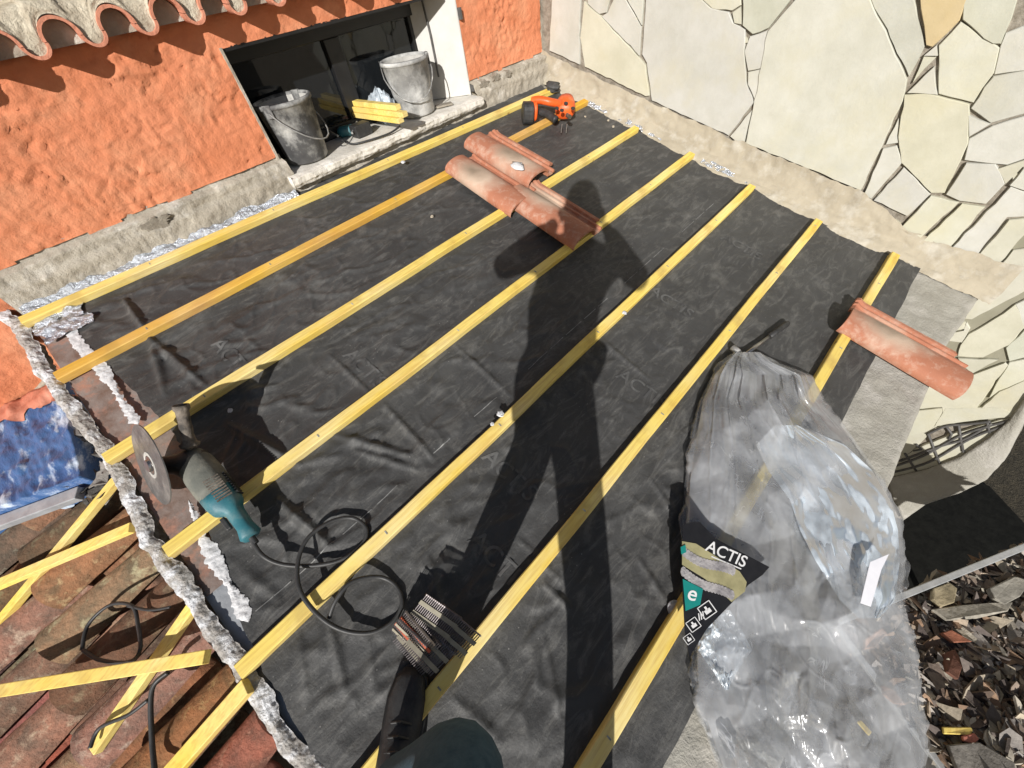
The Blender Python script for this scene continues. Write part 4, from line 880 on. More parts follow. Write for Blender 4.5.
ell([(-.035, .02, .02, 0, 0), (-.03, .036, .034, 0, 0), (0, .045, .043, 0, 0), (.05, .048, .046, 0, 0), (.10, .048, .047, 0, 0), (.125, .045, .045, 0, 0)], m=ax).build('motor_housing', M['gearbox'], gd, smooth=True, world=True)
hb = ell([(.118, .046, .045, 0, 0), (.15, .045, .044, 0, 0), (.175, .040, .038, 0, 0), (.19, .026, .03, .004, 0), (Lg-.06, .022, .026, .005, 0), (Lg-.01, .021, .025, .004, 0), (Lg+.02, .027, .03, .002, 0), (Lg+.028, .02, .022, 0, 0)], m=ax).build('rear_handle', M['teal'], gd, smooth=True, world=True)
MB().box(-.035, -.022, -.008, .008, .19, Lg-.03, m=ax).build('trigger', M['blackplastic'], hb, world=True, bevel=.003)
for k in range(9):
    mb = MB(); mb.box(-.012, .028, .0435, .0475, .085+k*.009, .089+k*.009, m=ax @ Matrix.Rotation(-.2, 4, 'Z')); mb.build('vent_slot', M['handlegrip'], gd, world=True)
    mb = MB(); mb.box(.0435, .0485, -.012, .028, .085+k*.009, .089+k*.009, m=ax); mb.build('vent_slot', M['blackplastic'], gd, world=True)
DC = P(151, 465, .118)
spd = (DC-HD).normalized()
# gear head
g_ax = axis(HD-spd*.03, DC)
ell([(0, .03, .03, 0, 0), (.01, .04, .04, 0, 0), (.06, .04, .04, 0, 0), (.08, .028, .028, 0, 0), ((DC-HD).length+.02, .02, .02, 0, 0)], m=g_ax).build('gear_head', M['blackplastic'], gd, smooth=True, world=True)
toC = (CAM-DC).normalized(); ir = (CAMX*.95+CAMY*.30); ir = (ir-toC*ir.dot(toC)).normalized(); nd = (-ir*.96+toC*.2).normalized()
dax = axis(DC, DC+nd)
dsk = lathe([(0, -.0015), (.124, -.0015), (.124, .0015), (0, .0015)], 56, dax).build('cutting_disc', M['disc'], gd, world=True)
lathe([(0, -.010), (.018, -.010), (.02, -.004), (.028, -.003), (.028, .003), (.02, .004), (.018, .01), (0, .01)], 24, dax).build('disc_flange', M['steel'], dsk, world=True)
lathe([(.030, .0026), (.030, -.0026), (.041, -.0026), (.041, .0026), (.030, .0026)], 30, dax).build('disc_label', M['cement_dust'], dsk, world=True)
H0 = P(191, 450, .12); H1 = P(182, 411, .205)
lathe([(0, -.02), (.012, -.02), (.014, .01), (.024, .012), (.026, .02), (.019, .026), (.0155, .05), (.0165, .07), (.0155, .09), (.0165, .11), (.0165, .12), (.021, .128), (.021, .140), (.015, .140), (.014, .12), (0, .12)], 22, axis(H0, H1)).build('side_handle', M['handlegrip'], gd, smooth=True, world=True)
# cable of the grinder, loops twice over the fifth batten
def cp(x, y, c=.012): return P(x, y, c)
cable([TL+(TL-HD).normalized()*.015, cp(262,555,.05), cp(285,565,.03), cp(320,565,.02), cp(345,558,.015), cp(363,543), cp(366,528), cp(352,518,.015), cp(330,522,.03), cp(308,538,.04), cp(298,562,.045), cp(300,590,.05), cp(318,615,.045),
       cp(342,630,.03), cp(370,633,.018), cp(392,622,.012), cp(402,603,.012), cp(395,585,.012), cp(378,577,.02), cp(352,582,.045), cp(336,600,.045), cp(329,618,.03)], .0062, 'power_cable', '', gd)
cable([TL+(TL-HD).normalized()*.0, TL+(TL-HD).normalized()*.05], .009, 'cable_sleeve', '', gd)

# ------------------------------------------------------------------ nail strips
random.seed(2)
def nail_strip(x, y, c, ang, tilt, n, lab, tape='coll'):
    p = toroof(P(x, y, c)); t = thing('nail_strip', lab, 'nail strip', rmat(p[0], p[1], c, ang, tilt, random.uniform(-.06, .06)), 'collated nail strips in the bundle')
    mb = MB()
    for k in range(n):
        xx = k*.0056; sk = k*.0011
        mb.tube([(xx, sk-.036, 0), (xx, sk+.034, 0)], .0016, 5); mb.tube([(xx, sk+.033, 0), (xx, sk+.0365, 0)], .0036, 6)
    mb.build('nails', M['nail'], t)
    s = .0011*n
    for o_ in (-.018, .012):
        MB().prism([(-.003, o_-.006, .0022), (n*.0056, o_+s-.006, .0022), (n*.0056, o_+s+.005, .0022), (-.003, o_+.005, .0022)], (0, 0, .0012)).build('collation_band', M[tape], t)
    return t
# strip's long axis runs from (415,605) to (470,690) in the picture; nails across
dA = toroof(P(468, 668, .04)); dB = toroof(P(420, 605, .04)); angS = math.atan2(dA[1]-dB[1], dA[0]-dB[0])
spec = [(405,632,.008,-.12,0,20,''), (412,628,.018,.05,.1,20,''), (404,622,.018,-.05,.55,20,''), (400,620,.03,-.02,.8,20,''), (396,626,.02,.03,1.0,18,''), (424,620,.03,.06,.06,21,''), (434,616,.042,.0,.12,22,''), (418,606,.05,.10,.25,20,''), (414,636,.045,-.06,-.12,18,'')]
labs_n = ['lowest nail strip in the bundle, half hidden in shade', 'nail strip second from the bottom of the bundle', 'steeply tipped nail strip in the left half of the bundle', 'nearly upright nail strip left of centre in the bundle', 'nail strip at the far left edge of the bundle beside the cable loop',
          'flat nail strip in the middle of the bundle', 'broad flat nail strip at the right of the bundle next to the batten', 'nail strip with its pointed end sticking out at the top of the bundle', 'topmost dark nail strip leaning across the bundle centre']
for i, (x, y, c, da, ti, n, _) in enumerate(spec):
    nail_strip(x, y, c+.035, angS+da, ti, n, labs_n[i], 'redtape' if i in (3,) else 'coll')

# ------------------------------------------------------------------ hammer
hm = thing('hammer', 'small hammer with black grip lying above the plastic bag', 'hammer', rmat(*[toroof(P(760, 345))[i] for i in (0, 1)], 0))
a0, a1 = P(788, 323, .018), P(742, 357, .022); mid = a0.lerp(a1, .42)
MB().tube([a0, a0.lerp(mid, .1), a0.lerp(mid, .5), mid], [.010, .014, .0125, .012], 10).build('grip', M['blackplastic'], hm, smooth=True, world=True)
MB().tube([mid, a1], .008, 8).build('shaft', M['steel'], hm, smooth=True, world=True)
h0, h1 = P(732, 347, .02), P(757, 368, .022)
MB().tube([h0, h0.lerp(h1, .25), h0.lerp(h1, .3), h0.lerp(h1, .7), h1], [.014, .014, .010, .011, .004], 8).build('head', M['greysteel'], hm, smooth=True, world=True)

# ------------------------------------------------------------------ cordless tool
dt = thing('cordless_tool', 'orange and black cordless power tool on the upper battens', 'power tool', rmat(2.15, 1.6, .04))
b0, b1, b2 = P(531, 111, .07), P(549, 108, .085), P(566, 112, .06)
ell([(-.01, .04, .05, 0, 0), (-.004, .05, .06, 0, 0), (.05, .05, .06, 0, 0), (.06, .04, .05, 0, 0)], m=axis(P(524, 113, .065), P(536, 113, .065))).build('battery_pack', M['blackplastic'], dt, smooth=False, world=True)
ell([(0, .036, .046, 0, 0), (.012, .044, .054, 0, 0), (.022, .036, .046, 0, 0)], m=axis(P(533, 111, .075), P(540, 111, .075))).build('collar_ring', M['orangeplastic'], dt, smooth=True, world=True)
MB().tube(smooth_path([P(532,101,.11), P(540,100,.125), P(550,102,.125), P(560,104,.11)]), .022, 10).build('top_handle', M['orangeplastic'], dt, smooth=True, world=True)
MB().tube(smooth_path([P(540,112,.055), P(547,114,.06), P(556,120,.06)]), .022, 10).build('trigger_grip', M['blackplastic'], dt, smooth=True, world=True)
bd = ell([(-.01, .03, .03, 0, 0), (0, .05, .05, 0, 0), (.05, .062, .056, 0, 0), (.10, .06, .05, 0, 0), (.125, .045, .035, 0, 0)], m=axis(P(566,102,.085), P(563,124,.07))).build('housing', M['orangeplastic'], dt, smooth=True, world=True)
for q in ((562,110),(573,108),(566,103),(557,108)):
    c = P(q[0], q[1], .135); MB().tube([c-NRM*.006, c+NRM*.003], .012, 10).build('vent_cap', M['blackplastic'], bd, world=True)
MB().tube([P(567,115,.125), P(570,117,.13)], .012, 8).build('metal_plate', M['steel'], bd, world=True)
for dx in (0, 5):
    MB().tube([P(562+dx,124,.06), P(561+dx,133,.03)], .0025, 5).build('prong', M['steel'], dt, world=True)

# ------------------------------------------------------------------ buckets and sill items
M['rubber_caked'] = mat('caked_rubber', (.30,.30,.29), (.12,.12,.12), 6, .8, .5, 50, spots=(.58,.58,.56), sscale=7, slo=.42, shi=.62, bdist=.004)
def bucket(x, y, label, rot, tiltx=0, s=1.0, hside=1, down=.9, bm_='rubber'):
    t = thing('rubber_bucket', label, 'bucket', Matrix.Translation((x, y, .606)) @ Matrix.Rotation(tiltx, 4, 'X') @ Matrix.Rotation(rot, 4, 'Z') @ Matrix.Scale(s, 4), 'builder buckets on the sill')
    lathe([(0, 0), (.095, 0), (.102, .006), (.116, .12), (.130, .245), (.137, .247), (.137, .262), (.128, .265), (.124, .255), (.112, .13), (.097, .012), (0, .012)], 40)  .build('tub', M[bm_], t, smooth=True)
    lathe([(.0, .05), (.1035, .05), (.1245, .252), (.1225, .252), (.1015, .054), (0, .054)], 40).build('cement_lining', M['cement_dust'], t, smooth=True)
    pts = [Vector((.136, 0, .235))]+[Vector((.142*math.cos(PI*k/12), hside*.165*math.sin(PI*k/12)*down, .235-.15*math.sin(PI*k/12))) for k in range(1, 12)]+[Vector((-.136, 0, .235))]
    MB().tube(pts, .0035, 6).build('handle', M['greysteel'], t, smooth=True)
    for sx_ in (1, -1): MB().box(.126*sx_-.008, .126*sx_+.012*sx_, -.02, .02, .215, .268).build('ear', M['rubber'], t, bevel=.004)
    return t
bucket(.865, 2.055, 'black rubber bucket at the left end of the window sill', .6, hside=-1)
bucket(1.60, 2.055, 'black rubber bucket caked with cement at the right end of the window sill', -.5, hside=-1, bm_='rubber_caked')
# yellow offcuts
oc = [((318,110),(398,122),.70,'lowest yellow offcut of the pile on the sill'), ((322,100),(404,113),.72,'middle yellow offcut of the pile on the sill'), ((326,97),(395,106),.742,'topmost yellow offcut of the pile on the sill'), ((318,104),(330,106),.722,'short stub of yellow offcut at the left end of the pile')]
oc = [((331,113),(402,123),.665,'lowest yellow offcut of the pile on the sill'), ((333,108),(406,117),.69,'middle yellow offcut of the pile on the sill'), ((330,102),(399,110),.715,'topmost yellow offcut of the pile on the sill'), ((320,106),(331,108),.69,'short stub of yellow offcut at the left end of the pile')]
for (p0, p1, z, lb) in oc:
    p = hz(p0[0], p0[1], z); q = hz(p1[0], p1[1], z)
    t = thing('wood_offcut', lb, 'wood offcut', Matrix.Translation(p), 'yellow offcuts piled on the window sill')
    MB().beam(p, q, .036, .024, (0, 0, 1)).build('timber', M['wood'], t, world=True, bevel=.002)
# support block under offcuts: drill-like green tool
tt = thing('green_tool', 'small dusty green power tool under the yellow offcuts on the sill', 'power tool', Matrix.Translation((1.06, 2.0, .62)))
p = hz(346, 131, .63); q = hz(332, 134, .63)
ell([(-.05, .02, .018, 0, 0), (-.04, .03, .026, 0, 0), (.03, .03, .026, 0, 0), (.045, .02, .016, 0, 0)], 14, axis(p, q)).build('tool_body', M['teal'], tt, smooth=True, world=True)
MB().tube([hz(338,136,.64), hz(322,128,.66)], .006, 6).build('tool_bar', M['greysteel'], tt, world=True)
MB().tube([hz(352,133,.64), hz(357,122,.65)], .006, 6).build('tool_bar', M['greysteel'], tt, world=True)
MB().tube(smooth_path([hz(342,140,.62), hz(352,144,.61), hz(370,140,.61), hz(390,133,.61), hz(400,126,.62)]), .005, 6).build('tool_cable', M['cable'], tt, world=True, smooth=True)
MB().box(1.16, 1.26, 2.03, 2.10, .605, .665).build('tool_block', M['blackplastic'], tt, world=True, bevel=.006)
# crumpled clear plastic on the sill and small dark tile
mb = MB()
def crum(u, v):
    a_ = 2*PI*u; r = .075*math.sin(PI*v*.9+.15)*(1+.5*fb((math.cos(a_)*2, math.sin(a_)*2, v*3), 4)); return Vector((1.40+r*math.cos(a_), 2.10+r*math.sin(a_), .61+.16*v+.02*fb((u*9, v*9, 4))))
mb.grid(crum, 40, 24); tag(mb.build('crumpled_plastic', M['bag_milky'], None, smooth=False), 'crumpled clear plastic between the offcuts and the right bucket', 'plastic sheet')
mb = MB(); mb.beam(hz(436,108,.606), hz(452,104,.606), .05, .010, (0, 0, 1)); tag(mb.build('dark_tile_piece', M['joint'], None, bevel=.002), 'small dark flat piece on the sill right of the cement-caked bucket', 'tile piece')
# black rag at the top corner
mb = MB(); c0 = P(553, 87, .04)
mb.grid(lambda u, v: c0+W(.05*math.sin(PI*v)*math.cos(2*PI*u)*(1+.8*fb((u*5, v*5, 1))), .05*math.sin(PI*v)*math.sin(2*PI*u)*(1+.8*fb((u*5+3, v*5, 2))), .03*math.cos(PI*v)), 16, 10)
tag(mb.build('membrane_scrap', M['membrane'], None, smooth=True), 'crumpled black membrane scrap in the corner at the top batten end', 'scrap')

# ------------------------------------------------------------------ plastic bag
bag = thing('plastic_bag', 'large crumpled clear plastic bag draped over the roof edge', 'plastic bag', rmat(.9, -.6, 0))
LP = [(352,735),(362,724),(375,712),(400,700),(440,692),(480,685),(520,682),(560,683),(600,687),(640,691),(680,692),(720,701),(768,718),(800,735)]
RP = [(352,760),(362,775),(375,808),(400,818),(440,855),(480,882),(520,900),(560,905),(600,903),(640,912),(680,920),(720,926),(768,924),(800,930)]
def lerpT(T, y):
    for i in range(len(T)-1):
        if T[i][0] <= y <= T[i+1][0]:
            k = (y-T[i][0])/(T[i+1][0]-T[i][0]); return T[i][1]*(1-k)+T[i+1][1]*k
    return T[-1][1]
def bagpt(x, y, c):
    for _ in range(6):
        p = toroof(P(x, y, c)); over = max(0, -p[1]-.80)
        c2 = c0_ = None
        p = P(x, y, c)
    return P(x, y, c)
_lat = {}
def latv(i, j, sd):
    k = (i, j, sd)
    if k not in _lat: _lat[k] = random.Random(hash(k) & 0xffffff).uniform(-1, 1)
    return _lat[k]
def facet(x, y, sd):                                   # piecewise planar value noise: flat facets with sharp creases
    x += .3*fb((x*.5, y*.5, sd), 1); y += .3*fb((x*.5+9, y*.5, sd), 1)
    k = (x+y)*.36603; i = math.floor(x+k); j = math.floor(y+k); t = (i+j)*.21132; dx = x-(i-t); dy = y-(j-t)
    # barycentric weights in the skewed triangle
    k2 = (dx+dy)*.36603; fx = min(1, max(0, dx+k2)); fy = min(1, max(0, dy+k2))
    if fx > fy: return latv(i, j, sd)*(1-fx)+latv(i+1, j, sd)*(fx-fy)+latv(i+1, j+1, sd)*fy
    return latv(i, j, sd)*(1-fy)+latv(i, j+1, sd)*(fy-fx)+latv(i+1, j+1, sd)*fx
def bagsurf(layer, seed):
    def fn(u, v):
        y = 352+(800-352)*v; x0_, x1_ = lerpT(LP, y), lerpT(RP, y)
        jag = 11*fb((v*9, seed, 3), 5) if layer else 0
        x = x0_+(x1_-x0_)*u + (jag if (u > .98 or u < .02) else 0)
        e = min(1, min(u, 1-u)*5, v*7+.1); e = e**.6
        if layer == 0: c = .012+.012*e
        elif layer == 1: c = .02+.085*e*(.8+.18*fb((u*2.5, v*3.5, seed), 2))
        else: c = .018+.045*e*(.8+.5*fb((u*2.5, v*3.5, seed), 2))
        top = math.exp(-v*7)
        c += e*.024*facet(u*4.2, v*7.5, seed)+e*.009*facet(u*9+v*5, v*11-u*4, seed+1)+e*.0035*facet(u*17-v*9, v*17+u*9, seed+2)+e*.0012*facet(u*34+v*11, v*36-u*9, seed+3)
        r1 = max(0, .06-abs(fb((u*3.2+seed, v*2.2+u*1.2, 1), 2))); c += e*.035*r1; r3 = max(0, .035-abs(fb((u*5-v*3, v*4.5+seed, 12), 2))); c += e*.06*r3
        r2 = max(0, .07-abs(fb((u*7+seed, v*3.0-u*2, 6), 2))); c += e*(.03+.30*top)*r2
        return P(x, y, max(.006, c))
    return fn
for L_, sd, m_ in ((0, 1, 'bag_thin'), (1, 2.3, 'bag'), (2, 5.1, 'bag_thin')):
    mb = MB(); mb.grid(bagsurf(L_, sd), 170, 300); mb.build(['bottom_layer', 'top_layer', 'middle_layer'][L_], M[m_], bag, smooth=True, world=True)
def sub_sheet(poly, c, seed, name, m_, amp=.02):
    # polygon given as left/right tables
    L1, R1 = poly; y0, y1 = L1[0][0], L1[-1][0]; mb = MB()
    def fn(u, v):
        y = y0+(y1-y0)*v; xa, xb = lerpT(L1, y), lerpT(R1, y); x = xa+(xb-xa)*u; r = facet(u*4, v*6, seed)+.6*facet(u*9+v*3, v*10, seed+4)
        return P(x, y, c+amp*r+amp*.25*facet(u*22, v*24, seed))
    mb.grid(fn, 60, 70); return mb.build(name, M[m_], bag, smooth=True, world=True)
sub_sheet(([(425,775),(445,756),(470,768),(500,790),(530,800),(560,815),(600,840),(618,858)], [(425,800),(445,845),(470,872),(500,890),(530,898),(560,900),(600,895),(618,880)]), .085, 3, 'folded_sheet', 'bag_milky', .011)
sub_sheet(([(610,705),(630,700),(650,698),(670,712),(690,725)], [(610,730),(630,742),(650,752),(670,738),(690,728)]), .07, 8, 'folded_sheet', 'bag_milky', .012)
0 and sub_sheet(([(440,790),(500,812),(560,815),(640,812),(700,800),(768,790)], [(440,800),(500,822),(560,830),(640,828),(700,822),(768,815)]), .10, 6, 'folded_sheet', 'bag', .02)
sub_sheet(([(520,770),(560,772),(620,770),(680,765),(730,770)], [(520,792),(560,812),(620,822),(680,815),(730,800)]), .030, 11, 'crumpled_wrapper', 'wrapper', .014)
# white paper slip inside bag
def z4(L, c): return [P(640+x/2.864, 500+y/2.864, c) for x, y in L]
MB().prism(z4([(658,178),(712,155),(690,200),(660,305),(630,295)], .12), NRM*.0015).build('paper_slip', M['paper'], bag, world=True)
# printed label sheet
lab = thing('printed_packaging', 'black and teal printed insulation packaging sheet sticking out of the plastic bag', 'packaging', Matrix.Translation(P(710, 570, .16)))
CL = .105
def lay(poly, lift, m_, name, par=lab): return MB().prism(z4(poly, CL+lift), NRM*.0012).build(name, M[m_], par, world=True)
bs = lay([(122,72),(150,62),(172,64),(215,110),(290,150),(370,192),(350,215),(310,243),(262,295),(190,370),(140,452),(128,380),(120,240)], 0, 'label_black', 'sheet')
lay([(120,118),(160,125),(215,160),(285,205),(305,235),(300,262),(262,292),(230,262),(185,225),(120,185)], .0016, 'label_khaki', 'picture_panel', bs)
q1 = []
def band(p0, p1, w_, n=16, m_='label_grey', nm='quilt_picture', lift=.003):
    mbq = MB()
    for i in range(n):
        k = i/(n-1); x = p0[0]+(p1[0]-p0[0])*k; y = p0[1]+(p1[1]-p0[1])*k+8*math.sin(k*5)
        pts = [(x+w_*.62*math.cos(2*PI*j/8)*.9, y+w_*math.sin(2*PI*j/8)) for j in range(8)]; mbq.prism(z4(pts, CL+lift+.0002*(i % 2)), NRM*.0012)
    mbq.build(nm, M[m_], bs, world=True)
band((128,150), (265,210), 15); band((124,205), (262,280), 15)
lay([(122,226),(180,255),(172,300),(130,318)], .0046, 'label_teal', 'teal_patch', bs)
lay([(116,135),(130,128),(132,150),(118,156)], .0046, 'label_teal', 'teal_patch', bs)
def label_text(s, px, py, size, ang, lift, m_='label_white', nm='lettering'):
    v_, f_ = text_mesh(s, size); ca, sa = math.cos(ang), math.sin(ang); out = []
    for v in v_:
        X = px+v.x*ca+v.y*sa; Yy = py+v.x*sa-v.y*ca
        out.append(z4([(X, Yy)], CL+lift)[0])
    MB().add(out, f_).build(nm, M[m_], bs, world=True)
label_text('ACTIS', 186, 143, 46, .42, .0035)
mbx = MB(); mbx.prism(z4([(205,160),(290,196),(289,199),(204,163)], CL+.003), NRM*.0005); mbx.build('underline', M['label_white'], bs, world=True)
label_text('e', 132, 282, 60, .3, .0065, nm='lettering')
def icon(cx, cy, s, ang=-.62):
    mbi = MB(); c_, s_ = math.cos(ang), math.sin(ang); R_ = lambda x, y: (cx+x*c_-y*s_, cy+x*s_+y*c_); w_ = s*.12
    for x0_, y0_, x1_, y1_ in ((-s, -s, s, -s+w_), (-s, s-w_, s, s), (-s, -s, -s+w_, s), (s-w_, -s, s, s), (-s*.45, -s*.1, s*.45, s*.5), (-s*.15, -s*.55, s*.15, s*.1)):
        mbi.prism(z4([R_(x0_, y0_), R_(x1_, y0_), R_(x1_, y1_), R_(x0_, y1_)], CL+.003), NRM*.0005)
    mbi.build('icon', M['label_white'], bs, world=True)
icon(192, 315, 21); icon(153, 357, 17); icon(140, 398, 13)
mbi = MB()
for k in range(3): mbi.prism(z4([(166+k*6, 325-k*3), (169+k*6, 324-k*3), (172+k*6, 345-k*3), (169+k*6, 346-k*3)], CL+.003), NRM*.0005)
mbi.build('icon', M['label_white'], bs, world=True)

# ------------------------------------------------------------------ skip full of rubble
SZ = -1.0
r0 = hz(880, 605, SZ); r1 = hz(1045, 538.5, SZ); dr = (r1-r0).normalized(); r0 = r0-dr*.25; nr = Vector((-dr.y, dr.x, 0)); nr = nr if nr.dot(Vector((0, -1, 0))) > 0 else -nr
sk = thing('rubble_tray', 'raised metal tray with a pale rim below the eave, filled with rubble', 'tray', Matrix.Translation((r0.x, r0.y, GZ)))
Ls = (r1-r0).length; Ws = .62
mb = MB()
def corner(s, t, z): return r0+dr*s+nr*t+Vector((0, 0, z-SZ))
q = [corner(0, 0, SZ), corner(Ls, 0, SZ), corner(Ls, Ws, SZ), corner(0, Ws, SZ)]
for i in range(4):
    a_, b_ = q[i], q[(i+1) % 4]; mb.add([a_, b_, b_-Vector((0, 0, .26)), a_-Vector((0, 0, .26))], [(0,1,2,3)])
mb.add([c_-Vector((0, 0, .26)) for c_ in q], [(0,1,2,3)])
mb.build('tray_side', M['iron'], sk, world=True, solid=.012)
mb = MB()
for i in range(4): 
    a_, b_ = q[i], q[(i+1) % 4]; e = (b_-a_).normalized()*.012; mb.beam(a_-e, b_+e, .026, .022, (0, 0, 1))
mb.build('rim_rail', M['skip'], sk, world=True, bevel=.003)
for s_, t_ in ((.1, .08), (Ls-.1, .08), (.1, Ws-.08), (Ls-.1, Ws-.08)):  # unseen legs, made up so sunlight passes under to the coping
    MB().tube([corner(s_, t_, SZ-.25), corner(s_, t_, GZ)], .02, 8).build('leg', M['iron'], sk, world=True)
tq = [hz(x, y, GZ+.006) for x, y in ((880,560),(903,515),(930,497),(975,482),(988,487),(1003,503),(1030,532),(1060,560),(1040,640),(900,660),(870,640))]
mb2 = MB(); mb2.prism([Vector((p.x, p.y, p.z+.01)) for p in tq], (0, 0, .006)); tag(mb2.build('black_patch', mat('black_patch', (.006,.006,.005), (.012,.012,.010), 20, .85, .5, 20, spec=.15), None), 'flat black patch laid on the soil between the curved coping and the rubble tray', 'sheet')  # flat patch added to make the soil here near-black
# rubble: one heap surface plus many flakes
random.seed(12)
def heap(s, t): return SZ-.05+.06*fb((s*2.2, t*2.2, 0), 3)+.10*min(1, t/.5)
mb = MB(); mb.grid(lambda u, v: corner(.01+u*(Ls-.02), .01+v*(Ws-.02), heap(u*Ls, v*Ws)-.05), 60, 60, col=(.2, .165, .13))
PAL = [(.30,.24,.18),(.36,.32,.26),(.20,.155,.12),(.13,.09,.065),(.42,.38,.31),(.26,.17,.11),(.17,.14,.12),(.33,.30,.27),(.10,.08,.07),(.34,.29,.22)]
def flake(c, r, asp, col, yaw, tx, ty, th):
    n = random.choice((5, 6, 7, 8)); R_ = Matrix.Rotation(yaw, 3, 'Z') @ Matrix.Rotation(tx, 3, 'X') @ Matrix.Rotation(ty, 3, 'Y')
    top = []
    for k in range(n):
        t = 2*PI*k/n+random.uniform(-.25, .25); rr = r*random.uniform(.65, 1.15)
        top.append((rr*asp*math.cos(t), rr*math.sin(t)))
    vs = [c+R_ @ Vector((x, y, random.uniform(-.1, .1)*th)) for x, y in top]+[c+R_ @ Vector((x*.9, y*.9, -th)) for x, y in top]
    mb.add(vs, [tuple(range(n))]+[((i+1) % n, i, n+i, n+(i+1) % n) for i in range(n)]+[tuple(range(n, 2*n))[::-1]], col)
for k in range(5200):
    s = random.uniform(.02, Ls-.02); t = random.uniform(.015, Ws-.03)
    big = random.random()**3; r = .008+.030*big; j = random.uniform(1.0, 2.0); col = tuple(c*j for c in random.choice(PAL))
    flake(corner(s, t, heap(s, t)-.03+random.uniform(0, .05)), r, random.uniform(1.1, 3.2), col, random.gauss(.7, .9), random.gauss(0, .45), random.gauss(0, .45), random.uniform(.003, .010))
o = mb.build('rubble_heap', M['rubble'], None); tag(o, 'heap of broken brown bark-like tile and mortar rubble filling the skip', 'rubble', kind='stuff')
def hf(x, y, dz=.0): 
    p = hz(x, y, SZ+.03); 
    for _ in range(5):
        d = p-r0; p = hz(x, y, heap(d.dot(dr), d.dot(nr))+.035+dz)
    return p
def chunk(name, label, pts, th, col, m_='rubble', dz=0, grp=None):
    mb = MB(); P3 = [hf(x, y, dz) for x, y in pts]; mb.prism(P3, (0, 0, th), col); o = mb.build(name, M[m_], None, bevel=.003); tag(o, label, 'rubble piece' if name != 'wood_chip' else 'wood chip', grp)
chunk('wood_chip', 'small bright yellow wood chip on the rubble', [(941,727),(969,727),(971,731),(968,735),(942,734)], .012, (1, .7, .08), 'wood')
chunk('brick_fragment', 'small pink brick fragment beside the yellow wood chip', [(960,736),(972,733),(977,739),(972,744),(961,741)], .014, (.75, .28, .2))
chunk('tile_shard', 'rusty red pointed tile shard amid the rubble', [(938,634),(950,630),(971,642),(950,643)], .010, (.42, .16, .09))
chunk('tile_shard', 'big pale curved shard near the top of the rubble', [(930,610),(958,606),(985,604),(1010,603),(1005,612),(975,619),(945,621)], .018, (.50, .46, .38))
chunk('mortar_chunk', 'sandy yellow mortar chunk at the skip rim', [(930,590),(945,584),(953,590),(950,604),(938,608),(929,600)], .03, (.62, .52, .33))
chunk('mortar_chunk', 'grey mortar chunk in the upper right of the rubble', [(985,590),(1010,578),(1026,583),(1015,598),(1000,606),(990,600)], .03, (.45, .42, .36))
chunk('tile_shard', 'large dark grey slab among the rubble at the bottom right', [(945,745),(975,742),(1010,762),(1015,785),(960,785)], .02, (.36, .33, .29))
chunk('bark_shard', 'dark red-brown curled shard standing in the rubble', [(940,655),(952,650),(960,665),(955,680),(944,672)], .02, (.25, .11, .07))
chunk('tile_shard', 'long pinkish shard seen through the plastic bag', [(880,685),(892,690),(905,705),(893,704),(882,695)], .014, (.6, .36, .25))
chunk('tile_shard', 'rounded peach-coloured shard seen through the bag near the white slip', [(863,640),(880,628),(885,634),(872,648),(862,650)], .02, (.65, .38, .26))
chunk('wood_chip', 'yellow wood splinter seen through the bag above the bottom edge', [(856,722),(860,720),(871,732),(868,736)], .01, (1, .7, .1), 'wood')

# ------------------------------------------------------------------ person (the photographer) and phone
def skin(name, pts, edges, m_, parent=None, sub=2, root=0):
    me = bpy.data.meshes.new(name); me.from_pydata([p[0] for p in pts], edges, []); me.materials.append(m_)
    o = bpy.data.objects.new(name, me); C.objects.link(o)
    if parent is not None: o.parent = parent; o.matrix_parent_inverse = pinv(parent)
    sm = o.modifiers.new('skin', 'SKIN'); sm.use_smooth_shade = True
    sv = me.skin_vertices[0].data
    for i, p in enumerate(pts):
        r = p[1]; sv[i].radius = r if isinstance(r, tuple) else (r, r)
        sv[i].use_root = (i == root)
    md = o.modifiers.new('sub', 'SUBSURF'); md.levels = sub; md.render_levels = sub
    return o
J = dict(pel=W(-.43,-.31,.93), hipL=W(-.40,-.19,.86), hipR=W(-.46,-.44,.86), kneeL=P(468,766,.50), ankL=P(388,790,.095), kneeR=W(-.33,-.53,.42), ankR=W(-.50,-.72,.09),
         waist=W(-.40,-.265,1.05), chest=W(-.315,-.20,1.22), neck=W(-.24,-.155,1.36), head=W(-.225,-.115,1.47), top=W(-.205,-.10,1.58), shL=W(-.33,-.06,1.31), shR=W(-.15,-.34,1.31),
         elL=W(-.42,.135,1.13), elR=W(.02,-.375,1.13), wrL=W(-.12,.06,1.28), wrR=W(.03,-.11,1.285))
person = thing('person', 'photographer standing on the membrane in dark jeans and black shoes, one knee bent', 'person', rmat(-.4, -.4, 0))
B = [(J['pel'], .11), (J['hipL'], .085), (J['kneeL'], .052), (J['ankL'], .036), (J['hipR'], .085), (J['kneeR'], .052), (J['ankR'], .036), (J['waist'], .115), (J['chest'], .13), (J['neck'], .052), (J['head'], .075), (J['top'], .065),
     (J['shL'], .055), (J['elL'], .038), (J['wrL'], .026), (J['shR'], .055), (J['elR'], .038), (J['wrR'], .026)]
EE = [(0,1),(1,2),(2,3),(0,4),(4,5),(5,6),(0,7),(7,8),(8,9),(9,10),(10,11),(8,12),(12,13),(13,14),(8,15),(15,16),(16,17)]
